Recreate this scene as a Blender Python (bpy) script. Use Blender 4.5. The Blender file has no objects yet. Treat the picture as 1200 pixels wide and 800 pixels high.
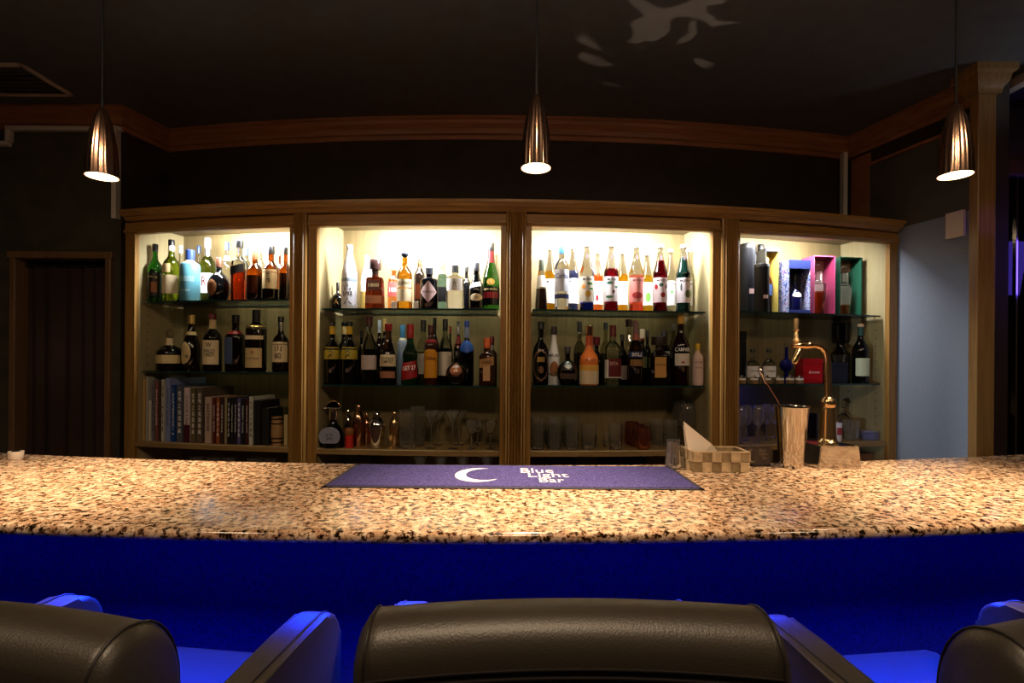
import bpy, bmesh, math, random
from mathutils import Vector
PI = math.pi
random.seed(7)
C = bpy.context.scene.collection
sc = bpy.context.scene

# ------------------------------------------------------------------ camera, world, exposure
F = 614.0          # focal length in pixels of the 1200 px wide frame
HZ = 424.0         # image row of the horizon at the middle column
ROLL = 0.007
EYE = 1.35
cam = bpy.data.cameras.new('camera'); camo = bpy.data.objects.new('camera', cam); C.objects.link(camo)
cam.sensor_width = 36; cam.lens = 36 * F / 1200
cam.shift_y = (HZ - 400) / 1200
cam.clip_start = .02
camo.location = (0, 0, EYE); camo.rotation_mode = 'QUATERNION'
from mathutils import Matrix
camo.rotation_quaternion = (Matrix.Rotation(PI / 2, 3, 'X') @ Matrix.Rotation(ROLL, 3, 'Z')).to_quaternion()
sc.camera = camo
w = bpy.data.worlds.new('world'); sc.world = w; w.use_nodes = True
w.node_tree.nodes['Background'].inputs[0].default_value = (.5, .42, .36, 1)
w.node_tree.nodes['Background'].inputs[1].default_value = .004
sc.view_settings.view_transform = 'Standard'
sc.view_settings.look = 'None'
sc.view_settings.gamma = 1
sc.view_settings.use_curve_mapping = False
sc.view_settings.exposure = 0.0
sc.cycles.max_bounces = 12
sc.cycles.transmission_bounces = 8
sc.cycles.transparent_max_bounces = 16
sc.cycles.glossy_bounces = 5
sc.cycles.diffuse_bounces = 4
sc.cycles.sample_clamp_indirect = 3
sc.cycles.use_denoising = True

def light(name, kind, loc, rot, power, color, **k):
    l = bpy.data.lights.new(name, kind); l.energy = power; l.color = color
    for a, v in k.items(): setattr(l, a, v)
    o = bpy.data.objects.new(name, l); C.objects.link(o); o.location = loc; o.rotation_euler = rot
    return o
def aim(o, target):
    d = Vector(target) - o.location
    o.rotation_euler = d.to_track_quat('-Z', 'Y').to_euler()
# dim warm room lights on the ceiling of the customer side
for lx in (-1.5, 0.1, 1.7):
    light('room_light', 'AREA', (lx, .1, 2.6), (math.radians(14), 0, 0), 12.0, (1, .72, .46), shape='DISK', size=.25, spread=math.radians(165))
# cool lamp in the neighbouring room, washing the ceiling
o = light('cool_uplight', 'SPOT', (2.8, 1.9, 2.25), (0, 0, 0), 9, (.7, .85, 1), spot_size=1.25, spot_blend=1, shadow_soft_size=.05)
aim(o, (2.32, 2.05, 2.655))
o = light('cool_wash', 'SPOT', (.9, 1.75, 1.05), (0, 0, 0), 12, (.72, .84, 1), spot_size=.74, spot_blend=.3, shadow_soft_size=.03)  # spot added behind the bar to light the blue-grey panel, no fitting there
aim(o, (2.02, 2.62, 1.33))
# added spot whose noise pattern imitates glints from bar metal on the ceiling
o = light('glint_spot', 'SPOT', (.81, 1.50, 1.28), (0, 0, 0), 34, (1, .72, .5), spot_size=.46, spot_blend=.25, shadow_soft_size=.004)
aim(o, (.60, 2.08, 2.655))
o.data.use_nodes = True; N = o.data.node_tree.nodes; L = o.data.node_tree.links; em = N['Emission']
tc = N.new('ShaderNodeTexCoord'); mp = N.new('ShaderNodeMapping'); mp.inputs['Scale'].default_value = (5, 9, 1); mp.inputs['Rotation'].default_value = (0, 0, .5)
nz = N.new('ShaderNodeTexNoise'); nz.inputs['Scale'].default_value = 1.0; nz.inputs['Detail'].default_value = 1; nz.inputs['Distortion'].default_value = 1.2
rp = N.new('ShaderNodeValToRGB'); rp.color_ramp.elements[0].position = .54; rp.color_ramp.elements[1].position = .585
L.new(tc.outputs['Normal'], mp.inputs[0]); L.new(mp.outputs[0], nz.inputs['Vector']); L.new(nz.outputs[0], rp.inputs[0]); L.new(rp.outputs[0], em.inputs['Strength'])
# spot added to make the violet reflection on the wooden post
o = light('violet_spot', 'SPOT', (2.3, 1.2, 1.9), (0, 0, 0), 8, (.25, .05, 1), spot_size=.16, spot_blend=1, shadow_soft_size=.02)
aim(o, (2.09, 2.3, 1.98))
light('violet_glow', 'AREA', (2.75, 2.2, 1.9), (math.radians(80), 0, 0), 1.2, (.15, .08, 1), size=.3)  # area light added to tint the lintel and glass beyond the post
# added blue area light tinting the inside of the last cabinet
light('blue_fill', 'AREA', (1.16, 2.72, 1.235), (math.radians(25), 0, .2), .22, (.05, .08, 1), shape='RECTANGLE', size=.3, size_y=.02)

# ------------------------------------------------------------------ helpers
def zat(px, py, d): return EYE - (py - HZ - ROLL * (px - 600)) * d / F
def xat(px, d): return (px - 600) * d / F
AX, AR, AY = -.15, 7.6, 2.45 + 7.6            # arc of the cabinet fronts, bulging towards the customer
def hit(px, off=0.0, ax=AX, ay=AY, ar=AR):
    u = (px - 600) / F; r = ar - off
    a = u * u + 1; b = -2 * (u * ax + ay); c = ax * ax + ay * ay - r * r
    d = (-b - math.sqrt(b * b - 4 * a * c)) / (2 * a)
    return u * d, d
def theta(px, off=0.0):
    x, d = hit(px, off); return math.atan2(x - AX, AY - d)
def pol(th, off, ax=AX, ay=AY, ar=AR):
    return ax + (ar - off) * math.sin(th), ay - (ar - off) * math.cos(th)

MATS = {}
def mat(name, col, rough=.5, metal=0, trans=0, coat=0, ior=1.45, emit=None, es=0, spec=.5, alpha=1):
    if name in MATS: return MATS[name]
    m = bpy.data.materials.new(name); m.use_nodes = True
    b = m.node_tree.nodes['Principled BSDF']; I = b.inputs
    I['Base Color'].default_value = (*col, 1); I['Roughness'].default_value = rough; I['Metallic'].default_value = metal
    I['Transmission Weight'].default_value = trans; I['Coat Weight'].default_value = coat; I['IOR'].default_value = ior
    I['Specular IOR Level'].default_value = spec
    if emit: I['Emission Color'].default_value = (*emit, 1); I['Emission Strength'].default_value = es
    MATS[name] = m; return m
def nodes(m): return m.node_tree.nodes, m.node_tree.links, m.node_tree.nodes['Principled BSDF']
def coords(m, scale=(1, 1, 1), kind='Object'):
    N, L, b = nodes(m)
    t = N.new('ShaderNodeTexCoord'); mp = N.new('ShaderNodeMapping'); mp.inputs['Scale'].default_value = scale
    L.new(t.outputs[kind], mp.inputs[0]); return mp.outputs[0]
def ramp(m, fac, stops):
    N, L, b = nodes(m); r = N.new('ShaderNodeValToRGB'); e = r.color_ramp.elements
    while len(e) < len(stops): e.new(.5)
    for k, (p, c) in enumerate(stops): e[k].position = p; e[k].color = (*c, 1)
    L.new(fac, r.inputs[0]); return r.outputs[0]
def noise(m, vec, scale, detail=4, rough=.5):
    N, L, b = nodes(m); n = N.new('ShaderNodeTexNoise'); n.inputs['Scale'].default_value = scale
    n.inputs['Detail'].default_value = detail; n.inputs['Roughness'].default_value = rough
    L.new(vec, n.inputs['Vector']); return n.outputs[0]
def bump(m, h, strength=.3, dist=.001):
    N, L, b = nodes(m); n = N.new('ShaderNodeBump'); n.inputs['Strength'].default_value = strength; n.inputs['Distance'].default_value = dist
    L.new(h, n.inputs['Height']); L.new(n.outputs[0], b.inputs['Normal'])
def wood(name, c0, c1, scale=(1, 1, 1), rough=.4, grain=30):
    m = mat(name, c0, rough); N, L, b = nodes(m)
    v = coords(m, scale); f = noise(m, v, grain, 6, .6)
    L.new(ramp(m, f, [(.3, c0), (.7, c1)]), b.inputs['Base Color']); bump(m, f, .15, .0006); return m

oak_v = wood('oak_vertical', (.20, .095, .020), (.36, .19, .05), (3, 3, .12), .38)
oak_h = wood('oak_horizontal', (.22, .105, .022), (.36, .19, .05), (.12, 1, 3), .38)
crown_m = wood('crown_wood', (.22, .075, .03), (.34, .14, .055), (.12, .5, 3), .42)
side_v = wood('side_veneer', (.28, .22, .105), (.34, .28, .145), (2, 2, .12), .55)  # paler than the back veneer, stronger light on the sides put into the colour
pale_v = wood('pale_veneer', (.13, .09, .035), (.185, .135, .058), (2, 2, .12), .55)
shelf_w = wood('shelf_wood', (.20, .12, .045), (.32, .2, .08), (.15, 1, 3), .45)
dark_wood = wood('dark_wood', (.06, .022, .012), (.10, .04, .02), (3, 3, .15), .45)
gold_wood = wood('post_wood', (.17, .085, .025), (.28, .15, .05), (3, 3, .12), .35)

granite = mat('granite', (.7, .5, .35), .16, spec=.45)
N, L, b = nodes(granite)
v = coords(granite, (1, 1, 1))
n1 = noise(granite, v, 84, 5, .7)
n2 = noise(granite, v, 45, 3, .5)
base = ramp(granite, n2, [(.35, (.46, .27, .16)), (.5, (.60, .41, .27)), (.66, (.74, .58, .42))])
spk = ramp(granite, n1, [(.395, (.012, .009, .007)), (.44, (.16, .10, .06)), (.485, (.75, .7, .65)), (.52, (1, 1, 1))])
mx = N.new('ShaderNodeMix'); mx.data_type = 'RGBA'; mx.blend_type = 'MULTIPLY'; mx.inputs[0].default_value = 1
L.new(base, mx.inputs[6]); L.new(spk, mx.inputs[7])
n3 = noise(granite, v, 260, 2, .5)
sp2 = ramp(granite, n3, [(.34, (.35, .25, .18)), (.42, (1, 1, 1))])
mx2 = N.new('ShaderNodeMix'); mx2.data_type = 'RGBA'; mx2.blend_type = 'MULTIPLY'; mx2.inputs[0].default_value = 1
L.new(mx.outputs[2], mx2.inputs[6]); L.new(sp2, mx2.inputs[7]); L.new(mx2.outputs[2], b.inputs['Base Color'])

leather = mat('black_leather', (.036, .029, .021), .40, spec=.6)
bump(leather, noise(leather, coords(leather), 420, 3), .35, .0008)
fabric_blue = mat('bar_front_fabric', (.01, .015, .14), .9, spec=.15)
v = coords(fabric_blue, (1, 1, 1)); f = noise(fabric_blue, v, 300, 2); bump(fabric_blue, f, .5, .001)
N, L, b = nodes(fabric_blue); L.new(ramp(fabric_blue, noise(fabric_blue, v, 160, 3), [(.3, (.003, .006, .06)), (.7, (.006, .012, .125))]), b.inputs['Base Color'])
wallgrey = mat('blue_grey_wallcovering', (.2, .24, .32), .8)
N, L, b = nodes(wallgrey); v = coords(wallgrey, (60, 60, 260)); 
L.new(ramp(wallgrey, noise(wallgrey, v, 2.2, 3), [(.3, (.16, .18, .225)), (.7, (.215, .24, .295))]), b.inputs['Base Color'])
def plain(name, c, rough=.8, s=6, amt=.25, **k):
    m = mat(name, c, rough, **k); N, L, b = nodes(m)
    f = noise(m, coords(m), s, 4); lo = tuple(x * (1 - amt) for x in c); hi = tuple(min(1, x * (1 + amt)) for x in c)
    L.new(ramp(m, f, [(.3, lo), (.7, hi)]), b.inputs['Base Color']); return m
wallbrown = plain('brown_wallcovering', (.028, .015, .008), .7, 9)
wallolive = plain('olive_wallcovering', (.05, .043, .026), .75, 9)
ceil_m = plain('ceiling_dark', (.085, .083, .082), .55, 14, .12)
floor_m = plain('floor_dark', (.03, .025, .022), .5, 5)
greypanel = plain('grey_plaster', (.07, .06, .045), .8, 5)
curtain_m = plain('curtain_cloth', (.035, .016, .012), .8, 3)
glassy = mat('window_dark_glass', (.01, .01, .012), .05, spec=.8)
white_pl = mat('white_plastic', (.62, .55, .47), .5)
black_pl = mat('black_plastic', (.01, .01, .011), .35)
chrome = mat('chrome', (.86, .84, .8), .08, 1)
steel = mat('brushed_steel', (.78, .75, .7), .1, 1)
brass = mat('brass', (1, .70, .36), .2, 1)
copper = mat('copper_lustre', (.8, .42, .26), .16, 1)
clear = mat('clear_glass', (.97, .98, .98), .0, trans=1, ior=1.42)
ware = mat('glassware', (.97, .98, .98), .02, trans=.97, ior=1.62)
holes = mat('pin_hole_dark', (.02, .015, .01), .6)
teal_edge = mat('glass_edge', (.01, .035, .035), .1, spec=.8)
# shelf glass: sheet tinted dark to dim the shelves below, with a fresnel gloss
shelf_g = bpy.data.materials.new('shelf_glass'); shelf_g.use_nodes = True
N = shelf_g.node_tree.nodes; L = shelf_g.node_tree.links; N.clear()
out = N.new('ShaderNodeOutputMaterial'); mixs = N.new('ShaderNodeMixShader'); tr = N.new('ShaderNodeBsdfTransparent'); gl = N.new('ShaderNodeBsdfGlossy'); fr = N.new('ShaderNodeFresnel')
tr.inputs[0].default_value = (.50, .51, .43, 1); gl.inputs['Roughness'].default_value = .02; fr.inputs[0].default_value = 1.5
L.new(fr.outputs[0], mixs.inputs[0]); L.new(tr.outputs[0], mixs.inputs[1]); L.new(gl.outputs[0], mixs.inputs[2]); L.new(mixs.outputs[0], out.inputs[0])

acrylic = shelf_g.copy(); acrylic.name = 'clear_acrylic'
for n_ in acrylic.node_tree.nodes:
    if n_.type == 'BSDF_TRANSPARENT': n_.inputs[0].default_value = (.95, .95, .95, 1)
def hexc(r, g, b):
    f = lambda v: ((v / 255 + .055) / 1.055) ** 2.4 if v > 10 else v / 255 / 12.92
    return (f(r), f(g), f(b))
def pm(rgb, rough=.45, metal=0, spec=.5):           # paint / paper / plastic of an 8 bit colour
    return mat('paint_%d_%d_%d_%d_%d' % (*rgb, rough * 100, metal), hexc(*rgb), rough, metal, spec=spec)
def gm(rgb, trans=1, rough=.0):                     # coloured glass or liquid in glass
    return mat('glass_%d_%d_%d' % rgb, hexc(*rgb), rough, 0, trans, ior=1.4)
def dark(rgb): return mat('dark_glass_%d_%d_%d' % rgb, hexc(*rgb), .06, spec=.6)

def tag(o, label=None, cat=None, group=None, kind=None):
    if label: o['label'] = label
    if cat: o['category'] = cat
    if group: o['group'] = group
    if kind: o['kind'] = kind
    return o
def empty(name, loc, rz, label, cat, group=None):
    o = bpy.data.objects.new(name, None); C.objects.link(o); o.location = loc; o.rotation_euler = (0, 0, rz)
    o.empty_display_size = .05
    return tag(o, label, cat, group)
def obj(name, bm, mats, parent=None, smooth=None, loc=None, rz=None):
    bmesh.ops.recalc_face_normals(bm, faces=bm.faces)
    me = bpy.data.meshes.new(name); bm.to_mesh(me); bm.free()
    for m in (mats if isinstance(mats, (list, tuple)) else [mats]): me.materials.append(m)
    if smooth is not None:
        me.shade_smooth()
        me.set_sharp_from_angle(angle=math.radians(smooth))
    o = bpy.data.objects.new(name, me); C.objects.link(o)
    if parent: o.parent = parent
    if loc: o.location = loc
    if rz is not None: o.rotation_euler = (0, 0, rz)
    return o
def BM(): return bmesh.new()
def box(bm, x0, x1, y0, y1, z0, z1, bev=0, mi=0):
    vs = [bm.verts.new((x, y, z)) for x in (x0, x1) for y in (y0, y1) for z in (z0, z1)]
    fs = [bm.faces.new([vs[i] for i in q]) for q in ((0, 1, 3, 2), (4, 6, 7, 5), (0, 4, 5, 1), (2, 3, 7, 6), (0, 2, 6, 4), (1, 5, 7, 3))]
    for f in fs: f.material_index = mi
    if bev:
        es = list({e for f in fs for e in f.edges})
        bmesh.ops.bevel(bm, geom=es, offset=bev, segments=2, affect='EDGES', profile=.5)
    return bm
def hexa(bm, pts, mi=0):                             # 8 points: bottom ring of 4 then top ring of 4
    v = [bm.verts.new(p) for p in pts]
    for q in ((0, 1, 2, 3), (4, 5, 6, 7), (0, 1, 5, 4), (1, 2, 6, 5), (2, 3, 7, 6), (3, 0, 4, 7)):
        bm.faces.new([v[i] for i in q]).material_index = mi
    return bm
def lathe(bm, prof, n=24, mi=0, cx=0, cy=0, z0=0, fn=None):
    rings = []
    for r, z in prof:
        if r < 1e-6: rings.append([bm.verts.new((cx, cy, z0 + z))])
        else:
            ring = []
            for k in range(n):
                a = 2 * PI * k / n
                x, y = (r * math.sin(a), -r * math.cos(a)) if fn is None else fn(r, z, a)
                ring.append(bm.verts.new((cx + x, cy + y, z0 + z)))
            rings.append(ring)
    for i in range(len(rings) - 1):
        a, b = rings[i], rings[i + 1]; m = mi(i) if callable(mi) else mi
        for k in range(n):
            k2 = (k + 1) % n
            if len(a) == 1 and len(b) == 1: continue
            if len(a) == 1: f = bm.faces.new((a[0], b[k], b[k2]))
            elif len(b) == 1: f = bm.faces.new((a[k], a[k2], b[0]))
            else: f = bm.faces.new((a[k], a[k2], b[k2], b[k]))
            f.material_index = m
    for ring, e in ((rings[0], 0), (rings[-1], -1)):
        if len(ring) > 1: bm.faces.new(ring).material_index = (mi(0 if e == 0 else len(rings) - 2) if callable(mi) else mi)
    return bm
def tube(bm, pts, r, n=10, mi=0):
    pts = [Vector(p) for p in pts]; rs = r if isinstance(r, (list, tuple)) else [r] * len(pts); rings = []
    ref = Vector((0, 0, 1)) if abs((pts[-1] - pts[0]).normalized().z) < .9 else Vector((0, 1, 0))
    for i, p in enumerate(pts):
        t = (pts[min(i + 1, len(pts) - 1)] - pts[max(i - 1, 0)]).normalized()
        a = t.cross(ref).normalized(); b = t.cross(a)
        rings.append([bm.verts.new(p + (a * math.cos(2 * PI * k / n) + b * math.sin(2 * PI * k / n)) * rs[i]) for k in range(n)])
    for i in range(len(rings) - 1):
        for k in range(n): bm.faces.new((rings[i][k], rings[i][(k + 1) % n], rings[i + 1][(k + 1) % n], rings[i + 1][k])).material_index = mi
    bm.faces.new(rings[0]).material_index = mi; bm.faces.new(rings[-1]).material_index = mi
    return bm
def asweep(bm, t0, t1, prof, n=24, arc=(AX, AY, AR), mi=0):     # closed profile of (offset, z) swept along the arc
    ax, ay, ar = arc; secs = []
    for k in range(n + 1):
        th = t0 + (t1 - t0) * k / n
        secs.append([bm.verts.new((*pol(th, o_, ax, ay, ar), z)) for o_, z in prof])
    for k in range(n):
        for j in range(len(prof)):
            j2 = (j + 1) % len(prof)
            bm.faces.new((secs[k][j], secs[k][j2], secs[k + 1][j2], secs[k + 1][j])).material_index = mi
    bm.faces.new(secs[0]).material_index = mi; bm.faces.new(secs[-1]).material_index = mi
    return bm
def abox(bm, t0, t1, o0, o1, z0, z1, n=8, arc=(AX, AY, AR), mi=0):
    return asweep(bm, t0, t1, [(o0, z0), (o1, z0), (o1, z1), (o0, z1)], n, arc, mi)
def vprism(bm, pts, z0, z1, mi=0):                   # plan polygon extruded upwards
    a = [bm.verts.new((x, y, z0)) for x, y in pts]; b = [bm.verts.new((x, y, z1)) for x, y in pts]
    for k in range(len(pts)): bm.faces.new((a[k], a[(k + 1) % len(pts)], b[(k + 1) % len(pts)], b[k])).material_index = mi
    bm.faces.new(a).material_index = mi; bm.faces.new(b).material_index = mi
    return bm
def path_sweep(bm, path, prof, flip=1):              # profile (out, z) swept along an open plan polyline with mitred corners
    n = len(path); secs = []
    for i, (x, y) in enumerate(path):
        ds = []
        if i > 0: ds.append(Vector((x - path[i - 1][0], y - path[i - 1][1])).normalized())
        if i < n - 1: ds.append(Vector((path[i + 1][0] - x, path[i + 1][1] - y)).normalized())
        ns = [Vector((d.y, -d.x)) * flip for d in ds]
        m = sum(ns, Vector((0, 0))).normalized(); k = 1 / max(.35, m.dot(ns[0]))
        secs.append([bm.verts.new((x + m.x * o_ * k, y + m.y * o_ * k, z)) for o_, z in prof])
    for k in range(n - 1):
        for j in range(len(prof)):
            j2 = (j + 1) % len(prof); bm.faces.new((secs[k][j], secs[k][j2], secs[k + 1][j2], secs[k + 1][j]))
    bm.faces.new(secs[0]); bm.faces.new(secs[-1])
    return bm
_T = {}
def text_geo(s, shear=0, off_=.012):                            # (verts, faces) of a text laid out in x,y, centred, cap height about .7
    if (s, shear, off_) in _T: return _T[(s, shear, off_)]
    cu = bpy.data.curves.new('t', 'FONT'); cu.body = s; cu.align_x = 'CENTER'; cu.resolution_u = 2; cu.shear = shear; cu.offset = off_
    o = bpy.data.objects.new('t', cu); C.objects.link(o)
    bpy.context.view_layer.update()
    me = bpy.data.meshes.new_from_object(o.evaluated_get(bpy.context.evaluated_depsgraph_get()))
    vs = [tuple(v.co[:2]) for v in me.vertices]; fs = [tuple(p.vertices) for p in me.polygons]
    bpy.data.objects.remove(o); bpy.data.curves.remove(cu); bpy.data.meshes.remove(me)
    if vs:
        xs = [v[0] for v in vs]; ys = [v[1] for v in vs]; cx = (min(xs) + max(xs)) / 2; cy = (min(ys) + max(ys)) / 2
        vs = [(x - cx, y - cy) for x, y in vs]; w_, h_ = max(xs) - min(xs), max(ys) - min(ys)
    else: w_, h_ = 1, 1
    _T[(s, shear, off_)] = (vs, fs, w_, h_); return _T[(s, shear, off_)]
def text_into(bm, s, width, height, place, mi=0, shear=0, off_=.012):       # place(x, y) -> 3D point
    vs, fs, w_, h_ = text_geo(s, shear, off_)
    vv = [bm.verts.new(place(x * width / w_, y * height / h_)) for x, y in vs]
    for f in fs:
        try: bm.faces.new([vv[i] for i in f]).material_index = mi
        except ValueError: pass

# ------------------------------------------------------------------ room shell
CZ = 2.655
WL = (-3.2, 2.755); W1 = (-2.06, 2.755); W2 = (-2.0, 3.04)
warc = []
wy = lambda x: 2.84 + 9 - math.sqrt(81 - (x + .1) ** 2)
WR0, WR1 = (1.965, 3.085), (2.155, 2.34)
for k in range(21):
    x = -2.0 + (3.965) * k / 20
    warc.append((x, wy(x)))
def wall(name, pts, th, m, z0=0, z1=CZ, flip=1):
    bm = BM(); path_sweep(bm, pts, [(0, z0), (0, z1), (-th, z1), (-th, z0)], flip)
    return tag(obj(name, bm, m, smooth=20), kind='structure')
tag(obj('floor', box(BM(), -3.2, 3.4, -1.8, 3.6, -.1, 0), floor_m), kind='structure')
tag(obj('ceiling', box(BM(), -3.2, 3.4, -1.8, 3.6, CZ, CZ + .1), ceil_m), kind='structure')
wall('wall_back', [W1, W2] + warc[1:-1] + [WR0, (1.995, 2.97)], .08, wallbrown)
# seams of the wall covering above the cabinets
for spx in (333, 478, 765, 896):
    x = xat(spx, 2.83); y = wy(x)
    tag(obj('trim_2', box(BM(), x - .0015, x + .0015, y - .0015, y + .002, 2.05, CZ - .1), holes), kind='structure')
# left front wall with the curtained doorway
DX0, DX1, DZ = -2.63, -2.10, 1.905
bm = BM()
box(bm, -3.2, DX0, 2.755, 2.835, 0, CZ); box(bm, DX1, -2.06, 2.755, 2.835, 0, CZ); box(bm, DX0, DX1, 2.755, 2.835, DZ, CZ)
tag(obj('wall_left_front', bm, wallolive), kind='structure')
tag(obj('wall_left', box(BM(), -3.28, -3.2, -1.8, 3.6, 0, CZ), wallolive), kind='structure')
tag(obj('wall_front', box(BM(), -3.2, 3.4, -1.88, -1.8, 0, CZ), wallolive), kind='structure')
tag(obj('wall_right', box(BM(), 3.4, 3.48, -1.8, 3.6, 0, CZ), wallbrown), kind='structure')
tag(obj('wall_passage', box(BM(), -3.2, 3.4, 3.52, 3.6, 0, CZ), holes), kind='structure')
# door frame
bm = BM()
fw = .03
for x in (DX0, DX1 - fw): box(bm, x, x + fw, 2.735, 2.84, 0, DZ, .004)
box(bm, DX0 - .01, DX1 + .01, 2.73, 2.84, DZ - fw, DZ + .006, .004)
tag(obj('trim_door_frame', bm, dark_wood if False else wood('door_frame_wood', (.13, .065, .025), (.2, .11, .05), (3, 3, .2), .4)), kind='structure')
# curtain: a wavy cloth sheet with thickness
bm = BM(); rows = []
nx = 60
for zi, z in enumerate((.06, .6, 1.2, DZ - .07)):
    row = []
    for k in range(nx + 1):
        u = k / nx; x = DX0 + fw + .006 + (DX1 - DX0 - 2 * fw - .012) * u
        y = 2.80 + .014 * math.sin(u * 34 + .8 * math.sin(u * 9)) * (1.2 - .15 * zi) + .01 * math.sin(u * 11 + z)
        row.append(bm.verts.new((x, y, z)))
    rows.append(row)
for i in range(3):
    for k in range(nx): bm.faces.new((rows[i][k], rows[i][k + 1], rows[i + 1][k + 1], rows[i + 1][k]))
cur = empty('curtain', (0, 0, 0), 0, 'dark maroon cloth curtain hanging in the doorway left of the cabinets', 'curtain')
co = obj('cloth', bm, curtain_m, cur, smooth=60); s = co.modifiers.new('s', 'SOLIDIFY'); s.thickness = .003
obj('rod', tube(BM(), [(DX0 + fw, 2.80, DZ - .06), (DX1 - fw, 2.80, DZ - .06)], .008), black_pl, cur)
# crown moulding
prof = [(0, CZ - .105), (.012, CZ - .105), (.018, CZ - .085), (.03, CZ - .08), (.034, CZ - .055), (.055, CZ - .035), (.06, CZ - .018), (.07, CZ - .014), (.07, CZ), (0, CZ)]
bm = BM(); path_sweep(bm, [(-3.2, 2.755), W1, W2] + warc[1:-1] + [WR0, WR1], prof)
tag(obj('trim_crown', bm, crown_m, smooth=25), kind='structure')
# right return wall: blue-grey covering below, grey panel above, wood stripe by the corner
def along(s, o_=0):                                  # s 0..1 from the back corner to the post
    dx, dy = WR1[0] - WR0[0], WR1[1] - WR0[1]; l = math.hypot(dx, dy)
    return WR0[0] + dx * s + dy / l * o_, WR0[1] + dy * s - dx / l * o_
def rpanel(name, s0, s1, z0, z1, o0, o1, m):
    return tag(obj(name, vprism(BM(), [along(s0, o0), along(s1, o0), along(s1, o1), along(s0, o1)], z0, z1), m), kind='structure')
rpanel('wall_right_return', 0, 1, 0, CZ, -.08, -.001, wallbrown)
rpanel('trim_stripe', .05, .20, 0, CZ - .12, 0, .012, crown_m)
rpanel('wall_grey_panel', .20, 1, 2.07, CZ - .19, 0, .006, greypanel)
rpanel('wall_blue_grey_panel', .20, 1, 0, 2.07, 0, .010, wallgrey)
rpanel('trim_panel_rail', .20, 1, CZ - .195, CZ - .18, 0, .02, crown_m)
# wooden post with its capital
bm = BM(); box(bm, 2.04, 2.12, 2.30, 2.345, 0, CZ - .11, .004)
tag(obj('trim_post', bm, gold_wood), kind='structure')
bm = BM()
pr = [(0, CZ - .115), (.012, CZ - .115), (.016, CZ - .09), (.03, CZ - .07), (.036, CZ - .04), (.05, CZ - .03), (.05, CZ), (0, CZ)]
secs = []
for ox, oy in ((2.04, 2.30), (2.12, 2.30), (2.12, 2.345), (2.04, 2.345)):
    sx = -1 if ox < 2.08 else 1; sy = -1 if oy < 2.32 else 1
    secs.append([bm.verts.new((ox + sx * o_, oy + sy * o_, z)) for o_, z in pr[1:-1]])
for k in range(4):
    a, b2 = secs[k], secs[(k + 1) % 4]
    for j in range(len(a) - 1): bm.faces.new((a[j], a[j + 1], b2[j + 1], b2[j]))
bm.faces.new([s_[0] for s_ in secs]); bm.faces.new([s_[-1] for s_ in secs])
tag(obj('trim_post_capital', bm, gold_wood, smooth=30), kind='structure')
# pale ceiling trim running on towards the customer side, dark glazed partition beyond the post
tag(obj('trim_ceiling_strip', box(BM(), 2.26, 2.31, -1.8, 2.47, CZ - .045, CZ, .006), mat('pale_trim', (.55, .42, .33), .5)), kind='structure')
tag(obj('trim_lintel', box(BM(), 2.12, 3.4, 2.56, 2.62, 2.28, 2.36, .006), dark_wood), kind='structure')
wn = empty('window_1', (0, 0, 0), 0, None, None); wn['kind'] = 'structure'
bm = BM(); box(bm, 2.12, 3.4, 2.585, 2.595, .0, 2.28)
o = obj('pane', bm, shelf_g, wn); o['kind'] = 'structure'
for px in (1177, 1190, 1215):
    x = xat(px, 2.58); o = obj('mullion', box(BM(), x - .004, x + .004, 2.575, 2.605, 0, 2.28), steel, wn); o['kind'] = 'structure'
tag(obj('wall_lintel_top', box(BM(), 2.12, 3.4, 2.57, 2.61, 2.36, CZ), wallbrown), kind='structure')
for (x0, x1, z0, z1, sl) in ((2.67, 2.82, 1.37, 1.72, .1),):
    bm = BM(); hexa(bm, [(x0, 2.78, z0), (x1, 2.78, z0), (x1, 2.81, z0), (x0, 2.81, z0), (x0, 2.78, z1 - sl), (x1, 2.78, z1), (x1, 2.81, z1), (x0, 2.81, z1 - sl)])
# tan boards added on a side counter to imitate reflections in the glass
tag(obj('side_counter', box(BM(), 2.25, 3.3, 2.75, 3.1, 0, 1.355, .01), black_pl), 'black side counter behind the dark glass partition beyond the wooden post', 'counter')
tan = wood('tan_board', (.42, .27, .12), (.55, .36, .17), (2, 2, .3), .5)
for (pa, pb, ya, yb, nm, lb) in ((1166, 1178, 396, 342, 'reflection_board', 'tan board standing in for a reflection in the glass, next to the post'), (1181, 1200, 372, 342, 'reflection_board', 'tan board standing in for a reflection in the glass, between the thin mullions')):
    d = 2.80; x0, x1 = xat(pa, d), xat(pb, d); zt = zat(pb, yb, d)
    bm = BM(); hexa(bm, [(x0, d, 1.355), (x1, d, 1.355), (x1, d + .02, 1.355), (x0, d + .02, 1.355), (x0, d, zt - .09), (x1, d, zt), (x1, d + .02, zt), (x0, d + .02, zt - .09)])
    tag(obj(nm, bm, tan), lb, 'board', 'tan boards imitating reflections in the glass')

# cable ducts on the walls
bm = BM(); z = zat(70, 151, 2.74); y1 = 2.745
def duct(bm, x0, x1, z0, z1, y): box(bm, x0, x1, y - .02, y + .01, z0, z1, .003)
xa, xb = xat(8, 2.735), xat(140, 2.735)
duct(bm, xa, xb, z - .011, z + .011, y1); duct(bm, xa - .011, xa + .011, zat(8, 166, 2.735), z + .011, y1)
duct(bm, -3.15, xa, zat(8, 168, 2.735) - .011, zat(8, 168, 2.735) + .011, y1)
tag(obj('cable_duct', bm, white_pl), 'cream cable duct running along the left wall under the crown moulding', 'cable duct')
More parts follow.
